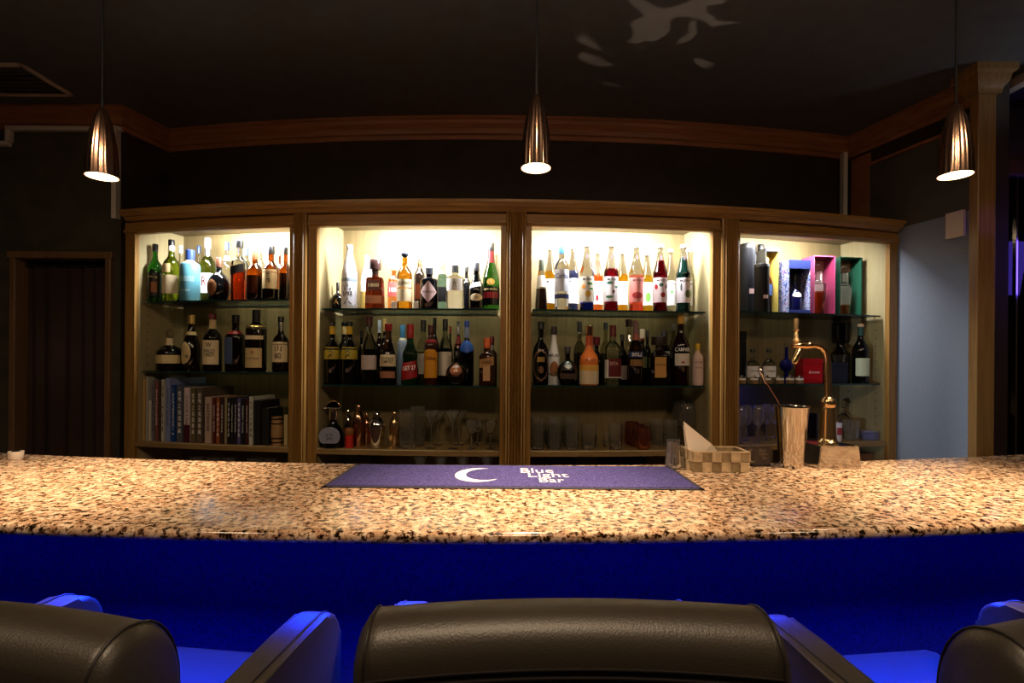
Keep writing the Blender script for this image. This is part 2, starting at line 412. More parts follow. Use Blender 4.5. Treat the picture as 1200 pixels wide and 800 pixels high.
# vertical piece sits on the corner of the left wall
tag(obj('cable_duct', box(BM(), -2.085, -2.06, 2.715, 2.752, 2.08, z + .011, .003), white_pl), 'cream cable duct dropping down the wall corner beside the first cabinet', 'cable duct')
x = xat(988.5, 3.02)
tag(obj('cable_duct', box(BM(), x - .012, x + .012, 3.01, 3.05, 2.07, zat(988, 177, 3.0), .003), white_pl), 'cream cable duct rising from the cornice in the right wall corner', 'cable duct')
# switch plate on the blue-grey panel
sx, sy = along(.80, .018); ang = math.atan2(WR1[1] - WR0[1], WR1[0] - WR0[0]) + PI
sw = empty('light_switch', (sx, sy, zat(1121, 266, 2.53)), ang, 'cream light switch plate on the wall beside the wooden post', 'switch')
obj('plate', box(BM(), -.042, .042, -.006, .009, -.062, .062, .004), mat('switch_cream', (.75, .62, .5), .4), sw)
obj('button', box(BM(), -.006, .006, -.012, -.004, -.008, .008, .002), mat('switch_button', (.8, .75, .7), .3), sw)
# ceiling vent
vx = -2.17; vt = empty('ceiling_vent', (vx, 2.45, CZ), 0, 'brown slatted air vent set in the ceiling above the doorway', 'vent')
bm = BM(); fr_ = .022
box(bm, -.6, 0, -.14, -.14 + fr_, -.012, 0, .003); box(bm, -.6, 0, .14 - fr_, .14, -.012, 0, .003); box(bm, -fr_, 0, -.14, .14, -.012, 0, .003); box(bm, -.6, -.6 + fr_, -.14, .14, -.012, 0, .003)
obj('frame', bm, mat('vent_frame', (.6, .45, .33), .5), vt)
for k in range(7):
    yy = -.105 + k * .035
    hb = BM(); hexa(hb, [(-.58, yy, -.009), (-.02, yy, -.009), (-.02, yy + .002, -.011), (-.58, yy + .002, -.011), (-.58, yy + .016, -.001), (-.02, yy + .016, -.001), (-.02, yy + .018, -.003), (-.58, yy + .018, -.003)])
    obj('slat', hb, mat('vent_slat', (.09, .06, .04), .5), vt)

# ------------------------------------------------------------------ back bar cabinets
ZT = 1.985
BAY = {1: (158, 339), 2: (371, 586), 3: (622, 834), 4: (866, 1041)}
GS = {1: (1.647, 1.292, .933), 2: (1.602, 1.236, .930), 3: (1.602, 1.241, .930), 4: (1.610, 1.250, .948)}
DEP = .29
edges = {1: (147, 345), 2: (361, 592), 3: (616, 842), 4: (863, 1050)}
names4 = {1: 'first display cabinet from the doorway, with whisky bottles above a row of books', 2: 'display cabinet with a white sake bottle above and martini glasses below',
          3: 'display cabinet with the row of syrup bottles on its top shelf', 4: 'display cabinet next to the blue-grey wall, with boxed decanters on top'}
lights = {1: (225, 336, 32), 2: (420, 575, 42), 3: (634, 800, 42), 4: (868, 985, 19)}
for k in (1, 2, 3, 4):
    a, b_ = BAY[k]; ea, eb = edges[k]
    ta, tb = theta(a), theta(b_); tea, teb = theta(ea), theta(eb)
    cab = empty('display_cabinet', (0, 0, 0), 0, names4[k], 'cabinet', 'oak display cabinets along the back wall')
    obj('back_panel', abox(BM(), ta - .001, tb + .001, DEP, DEP + .01, .2, 2.04), pale_v, cab, smooth=20)
    for side, t0, t1 in ((0, ta - .0022, ta), (1, tb, tb + .0022)):
        bm = BM(); abox(bm, t0, t1, .02, DEP, .2, 2.04, 1)
        # shelf pin holes down the inner face
        tt = t1 + .00006 if side == 0 else t0 - .00006
        for o_ in (.07, .23):
            for i in range(15):
                z = 1.03 + i * .042
                if any(abs(z - g) < .02 for g in GS[k]): continue
                p = [(*pol(tt, o_ - .003), z - .003), (*pol(tt, o_ + .003), z - .003), (*pol(tt, o_ + .003), z + .003), (*pol(tt, o_ - .003), z + .003)]
                bm.faces.new([bm.verts.new(q) for q in p]).material_index = 1
        obj('side_panel', bm, [side_v, holes], cab)
    obj('top_panel', abox(BM(), ta - .001, tb + .001, .0, DEP, 2.04, 2.05), pale_v, cab)
    obj('stile', abox(BM(), tea, ta, -.004, .02, .2, ZT, 2), oak_v, cab); obj('stile', abox(BM(), tb, teb, -.004, .02, .2, ZT, 2), oak_v, cab)
    # top rail with its stepped moulding
    obj('top_rail', asweep(BM(), tea, teb, [(-.004, ZT - .0), (-.012, ZT + .006), (-.018, ZT + .012), (-.018, ZT + .018), (-.008, ZT + .022), (-.004, ZT + .06), (.02, ZT + .06), (.02, ZT)]), oak_h, cab, smooth=25)
    obj('wooden_shelf', abox(BM(), ta, tb, .004, DEP, GS[k][2] - .024, GS[k][2]), shelf_w, cab)
    obj('lower_shelf', abox(BM(), ta, tb, .004, DEP, .69, .71), shelf_w, cab)
    obj('lower_front', abox(BM(), ta, tb, .004, .02, .2, .69), oak_v, cab)
    for g in GS[k][:2]:
        bm = BM(); abox(bm, ta + .0012, tb - .0022, .032, DEP - .004, g - .008, g, 6)
        for f in bm.faces:
            if abs(f.calc_center_median().z - (g - .004)) < .002 and abs(f.normal.z) < .5: f.material_index = 1
        bm.normal_update()
        for f in bm.faces: f.material_index = 1 if abs(f.normal.z) < .5 else 0
        gs = obj('glass_shelf', bm, [shelf_g, teal_edge], cab)
        for tt in (ta + .0016, tb - .0016):
            x, y = pol(tt, .07); obj('shelf_pin', lathe(BM(), [(0, 0), (.004, 0), (.004, .006), (0, .006)], 8, cx=x, cy=y, z0=g - .0145), brass, gs)
    la, lb, pw = lights[k]
    t0, t1 = theta(la, .06), theta(lb, .06); tm = (t0 + t1) / 2
    obj('light_fixture', abox(BM(), t0, t1, .03, .07, 2.018, 2.038, 4), mat('lamp_tube', (.9, .9, .85), .5, emit=(1, .97, .85), es=5), cab)
    x, y = pol(tm, .055)
    o = light('cabinet_light', 'AREA', (x, y, 2.012), (0, 0, 0), pw, (.96, .98, 1), shape='RECTANGLE', size=(t1 - t0) * AR, size_y=.05)
    o.rotation_euler = (math.radians(42), 0, tm)
    o.data.spread = PI
# fluted pilasters between the cabinets
pil = [(345.5, 360.5, 'fluted oak pilaster between the whisky cabinet and the sake bottle cabinet'), (592.5, 615.5, 'fluted oak pilaster at the middle of the back bar'), (842.5, 862.5, 'fluted oak pilaster between the syrup cabinet and the boxed decanter cabinet')]
for a, b_, lb in pil:
    t0, t1 = theta(a), theta(b_); pts = []; nf = 5; w_ = t1 - t0
    pts.append((t0, .02)); pts.append((t0, -.022)); pts.append((t0 + .08 * w_, -.026))
    for i in range(nf):
        s0 = .12 + i * .76 / nf
        for q in range(5): pts.append((t0 + w_ * (s0 + .76 / nf * q / 4), -.018 - .013 * math.sin(PI * q / 4)))
    pts += [(t1 - .08 * w_, -.026), (t1, -.022), (t1, .02)]
    pp = empty('pilaster', (0, 0, 0), 0, lb, 'pilaster', 'fluted pilasters of the back bar')
    obj('shaft', vprism(BM(), [pol(t, o_) for t, o_ in pts], .2, 2.045), oak_v, pp, smooth=35)
    bm = BM(); abox(bm, t0 - .0006, t1 + .0006, -.034, .02, .02, .2, 2); obj('plinth', bm, oak_v, pp)
    pp.name = 'pilaster'
# cornice over all four cabinets
t0, t1 = theta(139, -.06), theta(1060, -.06)
bm = BM(); asweep(bm, t0, t1, [(.0, 2.046), (-.028, 2.046), (-.034, 2.052), (-.04, 2.06), (-.05, 2.064), (-.06, 2.078), (-.066, 2.08), (-.066, 2.092), (-.06, 2.094), (.05, 2.094), (.05, 2.052), (.0, 2.052)], 40)
tag(obj('cabinet_cornice', bm, oak_h, smooth=28), 'long curved oak cornice lying across the tops of the display cabinets', 'cornice')
bm = BM(); abox(bm, theta(147), theta(1048), .051, DEP + .005, 2.0515, 2.062, 30)
tag(obj('dust_board', bm, dark_wood), 'thin dark board closing the tops of the display cabinets behind the cornice', 'board')

# ------------------------------------------------------------------ the bar counter
CA = (-.18, 8.914, 8.0)
cd = lambda x, off=0: CA[1] - math.sqrt((CA[2] - off) ** 2 - (x - CA[0]) ** 2)
TW = .606
tc0, tc1 = -.36, .31
pr = []
for k in range(7):
    a = PI / 2 + PI * k / 6
    pr.append((.009 + .009 * math.cos(a), 1.041 + .009 * math.sin(a)))
pr = [(.011 + .011 * math.cos(PI / 2 + PI * k / 8), 1.039 + .011 * math.sin(PI / 2 + PI * k / 8)) for k in range(9)]
prof = pr + [(TW, 1.028), (TW, 1.05)]
tj = math.asin((xat(962, 1.1) - CA[0]) / CA[2])
bm = BM(); asweep(bm, tc0, tj - .00008, prof, 60, CA)
tag(obj('countertop', bm, granite, smooth=40), 'long speckled beige granite bar top with a rounded edge and the blue mat on it', 'countertop', 'granite slabs of the bar top')
bm = BM(); asweep(bm, tj + .00008, tc1, prof, 30, CA)
tag(obj('countertop', bm, granite, smooth=40), 'shorter speckled beige granite slab of the bar top, beside the wooden post', 'countertop', 'granite slabs of the bar top')
bar = empty('bar_counter', (0, 0, 0), 0, 'bar counter front covered in dark blue fabric and lit blue under the granite top', 'bar counter')
obj('front_panel', abox(BM(), tc0, tc1, .17, .2, .12, 1.028, 60, CA), fabric_blue, bar)
obj('kick_board', abox(BM(), tc0, tc1, .22, .24, 0, .12, 40, CA), black_pl, bar)
obj('rear_panel', abox(BM(), tc0, tc1, .48, .5, 0, 1.028, 40, CA), dark_wood, bar)
obj('foot_rail', asweep(BM(), tc0, tc1, [(.09 + .02 * math.cos(a * PI / 4), .25 + .02 * math.sin(a * PI / 4)) for a in range(8)], 40, CA), steel, bar, smooth=60)
for tt in (-.25, -.12, 0, .12, .24):
    obj('rail_bracket', abox(BM(), tt - .001, tt + .001, .09, .17, .243, .257, 1, CA), steel, bar)
obj('light_strip', abox(BM(), tc0, tc1, .040, .052, 1.022, 1.028, 60, CA), mat('blue_led', (.02, .05, .4), .4, emit=(.0, .03, 1), es=2), bar)
NB = 9
for k in range(NB):
    th = -.23 + .46 * k / (NB - 1); x, y = pol(th, .05, *CA)
    o = light('blue_led_light', 'AREA', (x, y, 1.02), (0, 0, 0), 6.0, (.0, .03, 1), shape='RECTANGLE', size=.44, size_y=.012)
    o.rotation_euler = (math.radians(-22), 0, th); o.data.spread = math.radians(112)
    o = light('blue_led_wash', 'AREA', (x, y, 1.018), (math.radians(12), 0, th), .33, (.0, .012, 1), shape='RECTANGLE', size=.44, size_y=.012)

# bar mat with crescent and lettering
def onbar(px, py): 
    d = (EYE - 1.05) * F / (py - HZ - ROLL * (px - 600)); return xat(px, d), d
mx0, mx1 = -.448, .457; my0, my1 = 1.236, 1.508
mt = empty('bar_mat', (0, 0, 1.05), 0, 'violet blue rectangular bar mat with a white crescent moon and lettering', 'mat')
carpet = mat('mat_carpet', (.1, .08, .3), .95, spec=.2); v = coords(carpet); f = noise(carpet, v, 330, 2)
N, L, b = nodes(carpet); L.new(ramp(carpet, f, [(.38, (.018, .016, .075)), (.62, (.085, .07, .24))]), b.inputs['Base Color']); bump(carpet, f, .6, .001)
obj('carpet', box(BM(), mx0 + .012, mx1 - .012, my0 + .01, my1 - .01, .0008, .0042), carpet, mt)
bm = BM()
for q in ((mx0, mx1, my0, my0 + .011), (mx0, mx1, my1 - .011, my1), (mx0, mx0 + .013, my0, my1), (mx1 - .013, mx1, my0, my1)): box(bm, *q, 0, .003, .001)
obj('rubber_border', bm, mat('mat_rubber', (.03, .027, .045), .7), mt)
whitec = mat('mat_white', (.8, .74, .78), .9)
# crescent: outer circle arc and inner circle arc
def crescent(bm, cx, cy, rx, ry, z, place=None):
    P = []
    a0, a1 = math.radians(68), math.radians(325)
    n = 28; outer = [(math.cos(a0 + (a1 - a0) * k / n), math.sin(a0 + (a1 - a0) * k / n)) for k in range(n + 1)]
    p0, p1 = Vector(outer[0]), Vector(outer[-1]); mid = (p0 + p1) / 2; off = Vector((.28, -.02)); 
    inner = []
    c2 = Vector((.30, .06)); r0 = (p0 - c2).length; r1 = (p1 - c2).length
    b0 = math.atan2(p0.y - c2.y, p0.x - c2.x); b1 = math.atan2(p1.y - c2.y, p1.x - c2.x) + 2 * PI
    for k in range(n + 1):
        a = b0 + (b1 - b0) * k / n; r = r0 + (r1 - r0) * k / n; inner.append((c2.x + r * math.cos(a), c2.y + r * math.sin(a)))
    pl = place or (lambda x, y: (cx + x * rx, cy + y * ry, z))
    A = [bm.verts.new(pl(*p)) for p in outer]; B = [bm.verts.new(pl(*p)) for p in inner]
    for k in range(n):
        try: bm.faces.new((A[k], A[k + 1], B[k + 1], B[k]))
        except ValueError: pass
bm = BM(); crescent(bm, -.085, 1.372, .062, .083, .0048); obj('crescent_emblem', bm, whitec, mt)
bm = BM()
for s_, pxc, y0_, y1_, wpx in (('Blue', 630, 550.6, 555.8, 38), ('Light', 643.5, 556, 562.6, 47), ('Bar', 647.5, 562, 567.2, 29)):
    xa_, da = onbar(pxc, y0_); xb_, db = onbar(pxc, y1_); dm = (da + db) / 2
    text_into(bm, s_, wpx * dm / F, abs(da - db), lambda x, y, X=xat(pxc, dm), D=dm: (X + x, D + y, .0048), off_=0)
obj('lettering', bm, whitec, mt)

# ------------------------------------------------------------------ things on the bar top
# woven napkin basket
bk = empty('napkin_basket', (.578, 1.49, 1.05), 0, 'woven tan strip basket holding a cream napkin on the bar top', 'basket')
weave_a = plain('weave_light', (.50, .36, .21), .5, 60); weave_b = plain('weave_dark', (.27, .19, .10), .5, 60)
bm = BM(); W_, D_, H_ = .078, .046, .056; t_ = .004
box(bm, -W_, W_, -D_, -D_ + t_, 0, H_); box(bm, -W_, W_, D_ - t_, D_, 0, H_); box(bm, -W_, -W_ + t_, -D_, D_, 0, H_); box(bm, W_ - t_, W_, -D_, D_, 0, H_); box(bm, -W_, W_, -D_, D_, 0, .004)
obj('inner_box', bm, weave_b, bk)
bm = BM()
nc = 6
for r_ in range(2):
    for c_ in range(nc):
        up = (r_ + c_) % 2; x0 = -W_ + 2 * W_ * c_ / nc; e = .004 if up else .001
        for sgn in (-1, 1):
            y0 = sgn * D_; ys = sorted((y0, y0 + sgn * e))
            box(bm, x0 + .0005, x0 + 2 * W_ / nc - .0005, ys[0], ys[1], .0275 * r_ + .001, .0275 * (r_ + 1) - .0005, .0004, mi=0 if up else 1)
    for c_ in range(4):
        up = (r_ + c_) % 2; y0 = -D_ + 2 * D_ * c_ / 4; e = .004 if up else .001
        for sgn in (-1, 1):
            xs = sorted((sgn * W_, sgn * (W_ + e))); box(bm, xs[0], xs[1], y0 + .0005, y0 + 2 * D_ / 4 - .0005, .0275 * r_ + .001, .0275 * (r_ + 1) - .0005, .0004, mi=0 if up else 1)
obj('weave', bm, [weave_a, weave_b], bk)
bm = BM()
for q in ((-W_ - .003, W_ + .003, -D_ - .003, -D_ + .005), (-W_ - .003, W_ + .003, D_ - .005, D_ + .003), (-W_ - .003, -W_ + .005, -D_, D_), (W_ - .005, W_ + .003, -D_, D_)): box(bm, *q, H_ - .003, H_ + .0015, .001)
obj('rim', bm, weave_a, bk)
# folded napkin: two leaves of a cone-like fold
d = 1.49; bm = BM()
def P3(px, py, d): return (xat(px, d), d, zat(px, py, d))
tip = P3(801.5, 493.5, 1.485)
for dy0, dy1 in ((-.018, .012), (.012, .020)):
    a = (xat(808, d) + 0, d + dy0, 1.058); b_ = (xat(853, d), d + dy0 * .3, 1.058); c = (xat(856, d), d + dy1, 1.058); e = (xat(810, d), d + dy1, 1.058)
    m0 = (xat(824, d), d + dy0 * 1.15, 1.13)
    v = [bm.verts.new(p) for p in (a, b_, c, e, tip if dy0 < 0 else (tip[0] + .002, tip[1] + .012, tip[2] - .012), (xat(832, d), d + dy0, zat(832, 519, d)))]
    t = v[4]; m_ = v[5]
    bm.faces.new((v[0], v[1], m_)); bm.faces.new((v[0], m_, t)); bm.faces.new((v[1], v[2], m_)); bm.faces.new((m_, v[2], t)); bm.faces.new((v[2], v[3], t)); bm.faces.new((v[3], v[0], t)); bm.faces.new((v[0], v[3], v[2], v[1]))
tag(obj('napkin', bm, mat('napkin_paper', (.85, .72, .58), .9)), 'cream paper napkin folded to a point, standing in the woven basket', 'napkin')

def glass_shell(bm, prof, t=.0016, base=.006, n=24):       # prof outer (r, z) upwards; closed inside wall
    inner = [(max(r - t, .0), z) for r, z in prof if z >= base]
    return lathe(bm, [(0, prof[0][1])] + prof + inner[::-1] + [(0, inner[0][1])], n)
def glassware(name, prof, px, off_d, z, label, cat, group=None, m=clear, smooth=50, base=.006, rz=0, t=.0016, at=None):
    x, y = at if at else hit(px, off_d)
    o = obj(name, glass_shell(BM(), prof, t, base), m, smooth=smooth, loc=(x, y, z), rz=rz)
    return tag(o, label, cat, group)
# upturned highball by the basket
bm = BM(); hh = .084
lathe(bm, [(.0215, 0), (.0222, .002), (.0185, hh - .004), (.017, hh), (0, hh), (0, hh - .008), (.0165, hh - .008), (.0198, .004), (.0205, 0)], 28)
tag(obj('highball_glass', bm, ware, smooth=40, loc=(.462, 1.497, 1.0502)), 'upturned clear highball glass behind the end of the blue mat', 'glass')
# menu card in a clear stand
mc = empty('menu_stand', (.722, 1.535, 1.05), -.05, 'small dark card with a crescent in a clear stand between basket and shaker', 'card stand')
obj('card', box(BM(), -.045, .036, -.001, .001, .004, .058, .0004), pm((48, 38, 78), .35), mc)
bm = BM()
for s_, zz, w_, xx in (('Blue', .047, .017, .012), ('Light', .036, .021, .016), ('Bar', .025, .012, .02)): text_into(bm, s_, w_, .008 if s_ != 'Light' else .010, lambda x, y, X=xx, Z=zz: (X + x, -.0016, Z + y))
crescent(bm, 0, 0, 0, 0, 0, place=lambda x, y: (-.018 + x * .016, -.0016, .030 + y * .02))
obj('lettering', bm, pm((225, 215, 210)), mc)
bm = BM(); box(bm, -.05, .041, -.003, .003, 0, .0035); box(bm, -.05, .041, -.014, .012, 0, .003, .001); box(bm, -.05, .041, -.0032, -.002, .003, .062); obj('stand', bm, acrylic, mc)
# shaker tin
sh = tag(obj('shaker_tin', lathe(BM(), [(0, 0), (.030, 0), (.032, .003), (.0335, .02), (.0455, .172), (.0475, .175), (.0475, .178), (.0455, .178), (.044, .174), (.031, .02), (0, .018)], 40), steel, smooth=30, loc=(xat(928, 1.527), 1.527, 1.05)),
   'tall tapered steel shaker tin with a bar spoon leaning in it', 'shaker')
# bar spoon
sx_, sd_ = xat(928, 1.527), 1.527
p0 = Vector((sx_ + .018, sd_, 1.072)); p1 = Vector((xat(914.5, 1.535), 1.535, zat(914, 474, 1.535))); dirv = (p1 - p0)
p2 = Vector((xat(894, 1.54), 1.54, zat(894, 441, 1.54))); p3 = Vector((xat(889.5, 1.541), 1.541, zat(889, 430, 1.541)))
bs = empty('bar_spoon', tuple(p0), 0, 'long thin steel bar spoon with a flat teardrop end leaning in the shaker tin', 'spoon')
bm = BM(); q = [p - p0 for p in (p0, p1, p2)]
tube(bm, q, [.0017, .0017, .0021], 8); obj('stem', bm, copper, bs, smooth=50)
bm = BM(); e0 = p2 - p0; e1 = p3 - p0; st = [(e0 + (e1 - e0) * t) for t in (0, .2, .45, .75, .95, 1)]
tube(bm, [e0 + (e0 - e1) * .8] + st, [.0018, .003, .0055, .0068, .0062, .003, .0005], 10); obj('paddle', bm, mat('pale_steel', (.9, .8, .7), .25, 1), bs, smooth=50)
tx, ty = 0, 0
# beer tap: chrome box, brass tower, gooseneck, faucet, handle
tp = empty('beer_tap', (xat(984.5, 1.5), 1.5, 1.05), 0, 'beer tap with a brass tower and curved neck on a chrome box', 'beer tap')
TX, TY = xat(984.5, 1.5), 1.5
bm = BM(); hexa(bm, [(-.062, -.003, 0), (.062, -.003, 0), (.062, .105, 0), (-.062, .105, 0), (-.054, -.003, .066), (.055, -.003, .066), (.050, .100, .066), (-.062, .100, .066)])
bmesh.ops.bevel(bm, geom=list(bm.edges), offset=.002, segments=2, affect='EDGES')
obj('base_box', bm, chrome, tp, smooth=30)
cx_, cy_ = xat(971, 1.555) - TX, 1.555 - TY
obj('tower', lathe(BM(), [(0, .066), (.027, .066), (.0275, .071), (.024, .075), (.0225, .08), (.0215, .09), (.0185, .165), (.0175, .172), (.0185, .174), (.0205, .180), (.0205, .190), (.0185, .195), (.0135, .198), (.011, .202), (0, .202)], 32, cx=cx_, cy=cy_), brass, tp, smooth=30)
def tl(px, py, d=1.555): return Vector((xat(px, d) - TX, d - TY, zat(px, py, d) - 1.05))
nk = [tl(971, 468), tl(970.5, 450), tl(970, 430), tl(969, 418), tl(966, 411), tl(961, 406.5, 1.553), tl(955, 404.5, 1.55), tl(948, 404, 1.547)]
obj('neck', tube(BM(), nk, .0098, 16), brass, tp, smooth=60)
fa = [tl(950, 404, 1.548), tl(946, 404, 1.546), tl(942, 405, 1.545), tl(938, 404, 1.543), tl(933, 404.5, 1.54), tl(928, 405, 1.538)]
obj('faucet', tube(BM(), fa, [.012, .0145, .0105, .0125, .009, .006], 16), chrome if False else brass, tp, smooth=40)
sp = [tl(939, 406, 1.545), tl(935, 414, 1.542), tl(931, 424, 1.54), tl(930.3, 426, 1.54)]
obj('spout', tube(BM(), sp, [.009, .0075, .0085, .006], 14), brass, tp, smooth=40)
hd = [tl(933.5, 403, 1.542), tl(933, 399, 1.542), tl(932.8, 396, 1.542), tl(932.6, 392, 1.542), tl(932.5, 389, 1.542), tl(932.5, 386.5, 1.542), tl(932.5, 385, 1.542), tl(932.7, 378, 1.542), tl(933, 373, 1.542)]
obj('handle', tube(BM(), hd, [.006, .010, .006, .007, .004, .009, .0055, .007, .0065], 12), mat('brass_satin', (1, .72, .38), .42, 1), tp, smooth=40)
# small white pot at the far end of the bar
pt = empty('toothpick_pot', (xat(19.5, 1.56), 1.56, 1.0503), 0, 'tiny white pot with dark contents at the back edge of the bar by the curtain', 'pot')
obj('body', lathe(BM(), [(0, 0), (.015, 0), (.018, .004), (.019, .024), (.0165, .024), (.016, .006), (0, .006)], 20), mat('pot_white', (.8, .7, .6), .3), pt, smooth=40)
obj('contents', lathe(BM(), [(0, .006), (.0155, .006), (.0155, .02), (.008, .026), (0, .028)], 12), black_pl, pt)

# ------------------------------------------------------------------ pendant lamps
shade_m = mat('pendant_copper', (.55, .34, .23), .2, 1)
shade_in = mat('pendant_inside', (.95, .85, .7), .4, emit=(1, .75, .42), es=2.2)
bulb_m = mat('bulb', (1, .9, .7), .4, emit=(1, .82, .5), es=22)
for px, ytip, d, lb in ((118, 126, 1.33, 'ribbed copper pendant lamp hanging above the bar in front of the curtained doorway'), (626.5, 110, 1.25, 'ribbed copper pendant lamp hanging over the middle of the bar'), (1118, 124, 1.278, 'ribbed copper pendant lamp hanging above the bar in front of the wooden post')):
    X = xat(px, d); zb = 1.812; r = .0355; h = .176
    pn = empty('pendant_lamp', (X, d, zb), 0, lb, 'pendant lamp', 'pendant lamps over the bar')
    po = [(.0355, 0), (.0355, .004), (.0352, .02), (.0340, .05), (.0312, .08), (.0270, .11), (.0205, .14), (.0130, .162), (.0075, .173), (.0045, .176)]
    inn = [(r_ - .0015, z_) for r_, z_ in po[:-1]]
    bm = BM(); lathe(bm, [(0, .176)] + po[::-1] , 112, fn=lambda r_, z_, a: (r_ * (1 + .016 * math.cos(14 * a)) * math.sin(a), -r_ * (1 + .016 * math.cos(14 * a)) * math.cos(a)))
    for f in [f for f in bm.faces if len(f.verts) > 8]: bm.faces.remove(f)
    obj('lamp_shade', bm, shade_m, pn, smooth=70)
    bm = BM(); lathe(bm, inn + [(0, .172)], 32)
    for f in [f for f in bm.faces if len(f.verts) > 8]: bm.faces.remove(f)
    bmi = obj('inner_reflector', bm, shade_in, pn, smooth=60)
    obj('bulb', lathe(BM(), [(0, .012), (.018, .012), (.024, .018), (.024, .04), (.014, .06), (0, .06)], 20), bulb_m, pn, smooth=40)
    obj('cord', tube(BM(), [(0, 0, .174), (0, 0, CZ - zb - .02)], .0028, 8), black_pl, pn)
    obj('canopy', lathe(BM(), [(0, CZ - zb - .025), (.03, CZ - zb - .025), (.04, CZ - zb - .01), (.042, CZ - zb), (0, CZ - zb)], 24), shade_m, pn, smooth=40)
    light('pendant_light', 'SPOT', (X, d, zb - .004), (0, 0, 0), 92, (1, .74, .47), spot_size=math.radians(82), spot_blend=1, shadow_soft_size=.02)

# ------------------------------------------------------------------ bar chairs
def rbox(bm, x0, x1, y0, y1, z0, z1, r, seg=4):
    b2 = BM(); box(b2, x0, x1, y0, y1, z0, z1); bmesh.ops.bevel(b2, geom=list(b2.edges), offset=r, segments=seg, affect='EDGES', profile=.5)
    me = bpy.data.meshes.new('t'); b2.to_mesh(me); b2.free(); bm.from_mesh(me); bpy.data.meshes.remove(me); return bm
def xprism(bm, prof, x0, x1, bend=None, nseg=1, inset=None):   # profile (y, z) along x
    secs = []
    for k in range(nseg + 1):
        x = x0 + (x1 - x0) * k / nseg; cyx = bend(x) if bend else 0
        sc_ = inset(k / nseg) if inset else 0
        cy = sum(p[0] for p in prof) / len(prof); cz = sum(p[1] for p in prof) / len(prof)
        secs.append([bm.verts.new((x, y + cyx - (y - cy) * sc_, z - max(0, (z - cz)) * sc_)) for y, z in prof])
    for k in range(nseg):
        for j in range(len(prof)): bm.faces.new((secs[k][j], secs[k][(j + 1) % len(prof)], secs[k + 1][(j + 1) % len(prof)], secs[k + 1][j]))
    bm.faces.new(secs[0]); bm.faces.new(secs[-1]); return bm
def chair(X, Y, rz, label):
    ch = empty('bar_chair', (X, Y, 0), rz, label, 'bar chair', 'black leather bar chairs at the bar')
    hw = .212
    # back: thick padded, rolled top; local -y faces the viewer, chair faces +y
    top = 1.094
    pf = [(.0, .70), (.0, 1.045)] + [(.045 - .045 * math.cos(a * PI / 16), 1.055 + (top - 1.055) * math.sin(a * PI / 16)) for a in range(1, 9)] + [(.045 + .065 * math.sin(a * PI / 16), 1.005 + (top - 1.005) * math.cos(a * PI / 16)) for a in range(1, 9)] + [(.115, .9), (.125, .70)]
    bend = lambda x: -.022 * (x / hw) ** 2
    edge = lambda u: .22 * (max(0, abs(2 * u - 1) - .93) / .07) ** 2
    obj('backrest', xprism(BM(), pf, -hw, hw, bend, 60, edge), leather, ch, smooth=45)
    # piping round the two ends and the seam along the rear
    seam = mat('seam_thread', (.012, .009, .008), .5)
    bm = BM()
    for s_ in (-1, 1):
        xx = s_ * (hw - .012); yb = bend(xx)
        tube(bm, [(xx, y + yb - (.0008 if y < .06 else -.0008), z + .0008 * (z > 1.05)) for y, z in pf[1:-1]], .0013, 6)
    tube(bm, [(-hw + .01 + (2 * hw - .02) * k / 20, bend(-hw + .01 + (2 * hw - .02) * k / 20) - .0005, 1.048) for k in range(21)], .0014, 6)
    tube(bm, [(-hw + .01 + (2 * hw - .02) * k / 20, bend(-hw + .01 + (2 * hw - .02) * k / 20) - .001, 1.040) for k in range(21)], .0016, 6)
    obj('piping', bm, seam, ch, smooth=60)
    # seat
    bm = BM(); rbox(bm, -.20, .20, .10, .49, .69, .815, .03); obj('seat', bm, leather, ch, smooth=45)
    # arms: horizontal pads whose front end rolls down
    for s_ in (-1, 1):
        prof_a = [(.09, .72), (.09, .93), (.12, .95), (.28, .954), (.345, .954)] + [(.345 + .05 * math.sin(a * PI / 12), .904 + .05 * math.cos(a * PI / 12)) for a in range(1, 7)] + [(.40, .80), (.37, .72)]
        bm = BM(); x0, x1 = (.19, .243) if s_ > 0 else (-.243, -.19)
        xprism(bm, prof_a, x0, x1)
        es = [e for e in bm.edges if abs(e.verts[0].co.x - e.verts[1].co.x) < 1e-5]
        bmesh.ops.bevel(bm, geom=es, offset=.010, segments=3, affect='EDGES', profile=.6)
        arm = obj('arm', bm, leather, ch, smooth=50)
        xm = x0 + .014 if s_ < 0 else x1 - .014
        obj('seam', tube(BM(), [(xm, y, z + .0012) for y, z in prof_a[2:10]], .0012, 6), seam, arm, smooth=60)
    obj('column', lathe(BM(), [(0, .05), (.03, .05), (.03, .4), (.022, .42), (.022, .69), (0, .69)], 20, cy=.28), chrome, ch, smooth=40)
    obj('foot_ring', tube(BM(), [(.17 * math.sin(a * PI / 12), .28 + .17 * math.cos(a * PI / 12), .32) for a in range(25)], .01, 8), chrome, ch, smooth=60)
    obj('base', lathe(BM(), [(0, 0), (.21, 0), (.215, .006), (.2, .014), (.05, .035), (.03, .06), (0, .06)], 36, cy=.28), chrome, ch, smooth=30)
chair(.062, .515, math.radians(1.2), 'black leather bar chair facing the bar, directly in front of the blue mat')
chair(-.567, .50, -math.radians(7), 'black leather bar chair in front of the doorway end of the bar')
chair(.672, .50, math.radians(7), 'black leather bar chair at the end of the bar near the wooden post')

def place(px, off, r, bay):
    x, y = hit(px, off); th = math.atan2(x - AX, AY - y); rr = AR - off
    t0, t1 = theta(BAY[bay][0]), theta(BAY[bay][1])
    th = max(t0 + (r + .004) / rr, min(t1 - (r + .006) / rr, th))
    return pol(th, off)
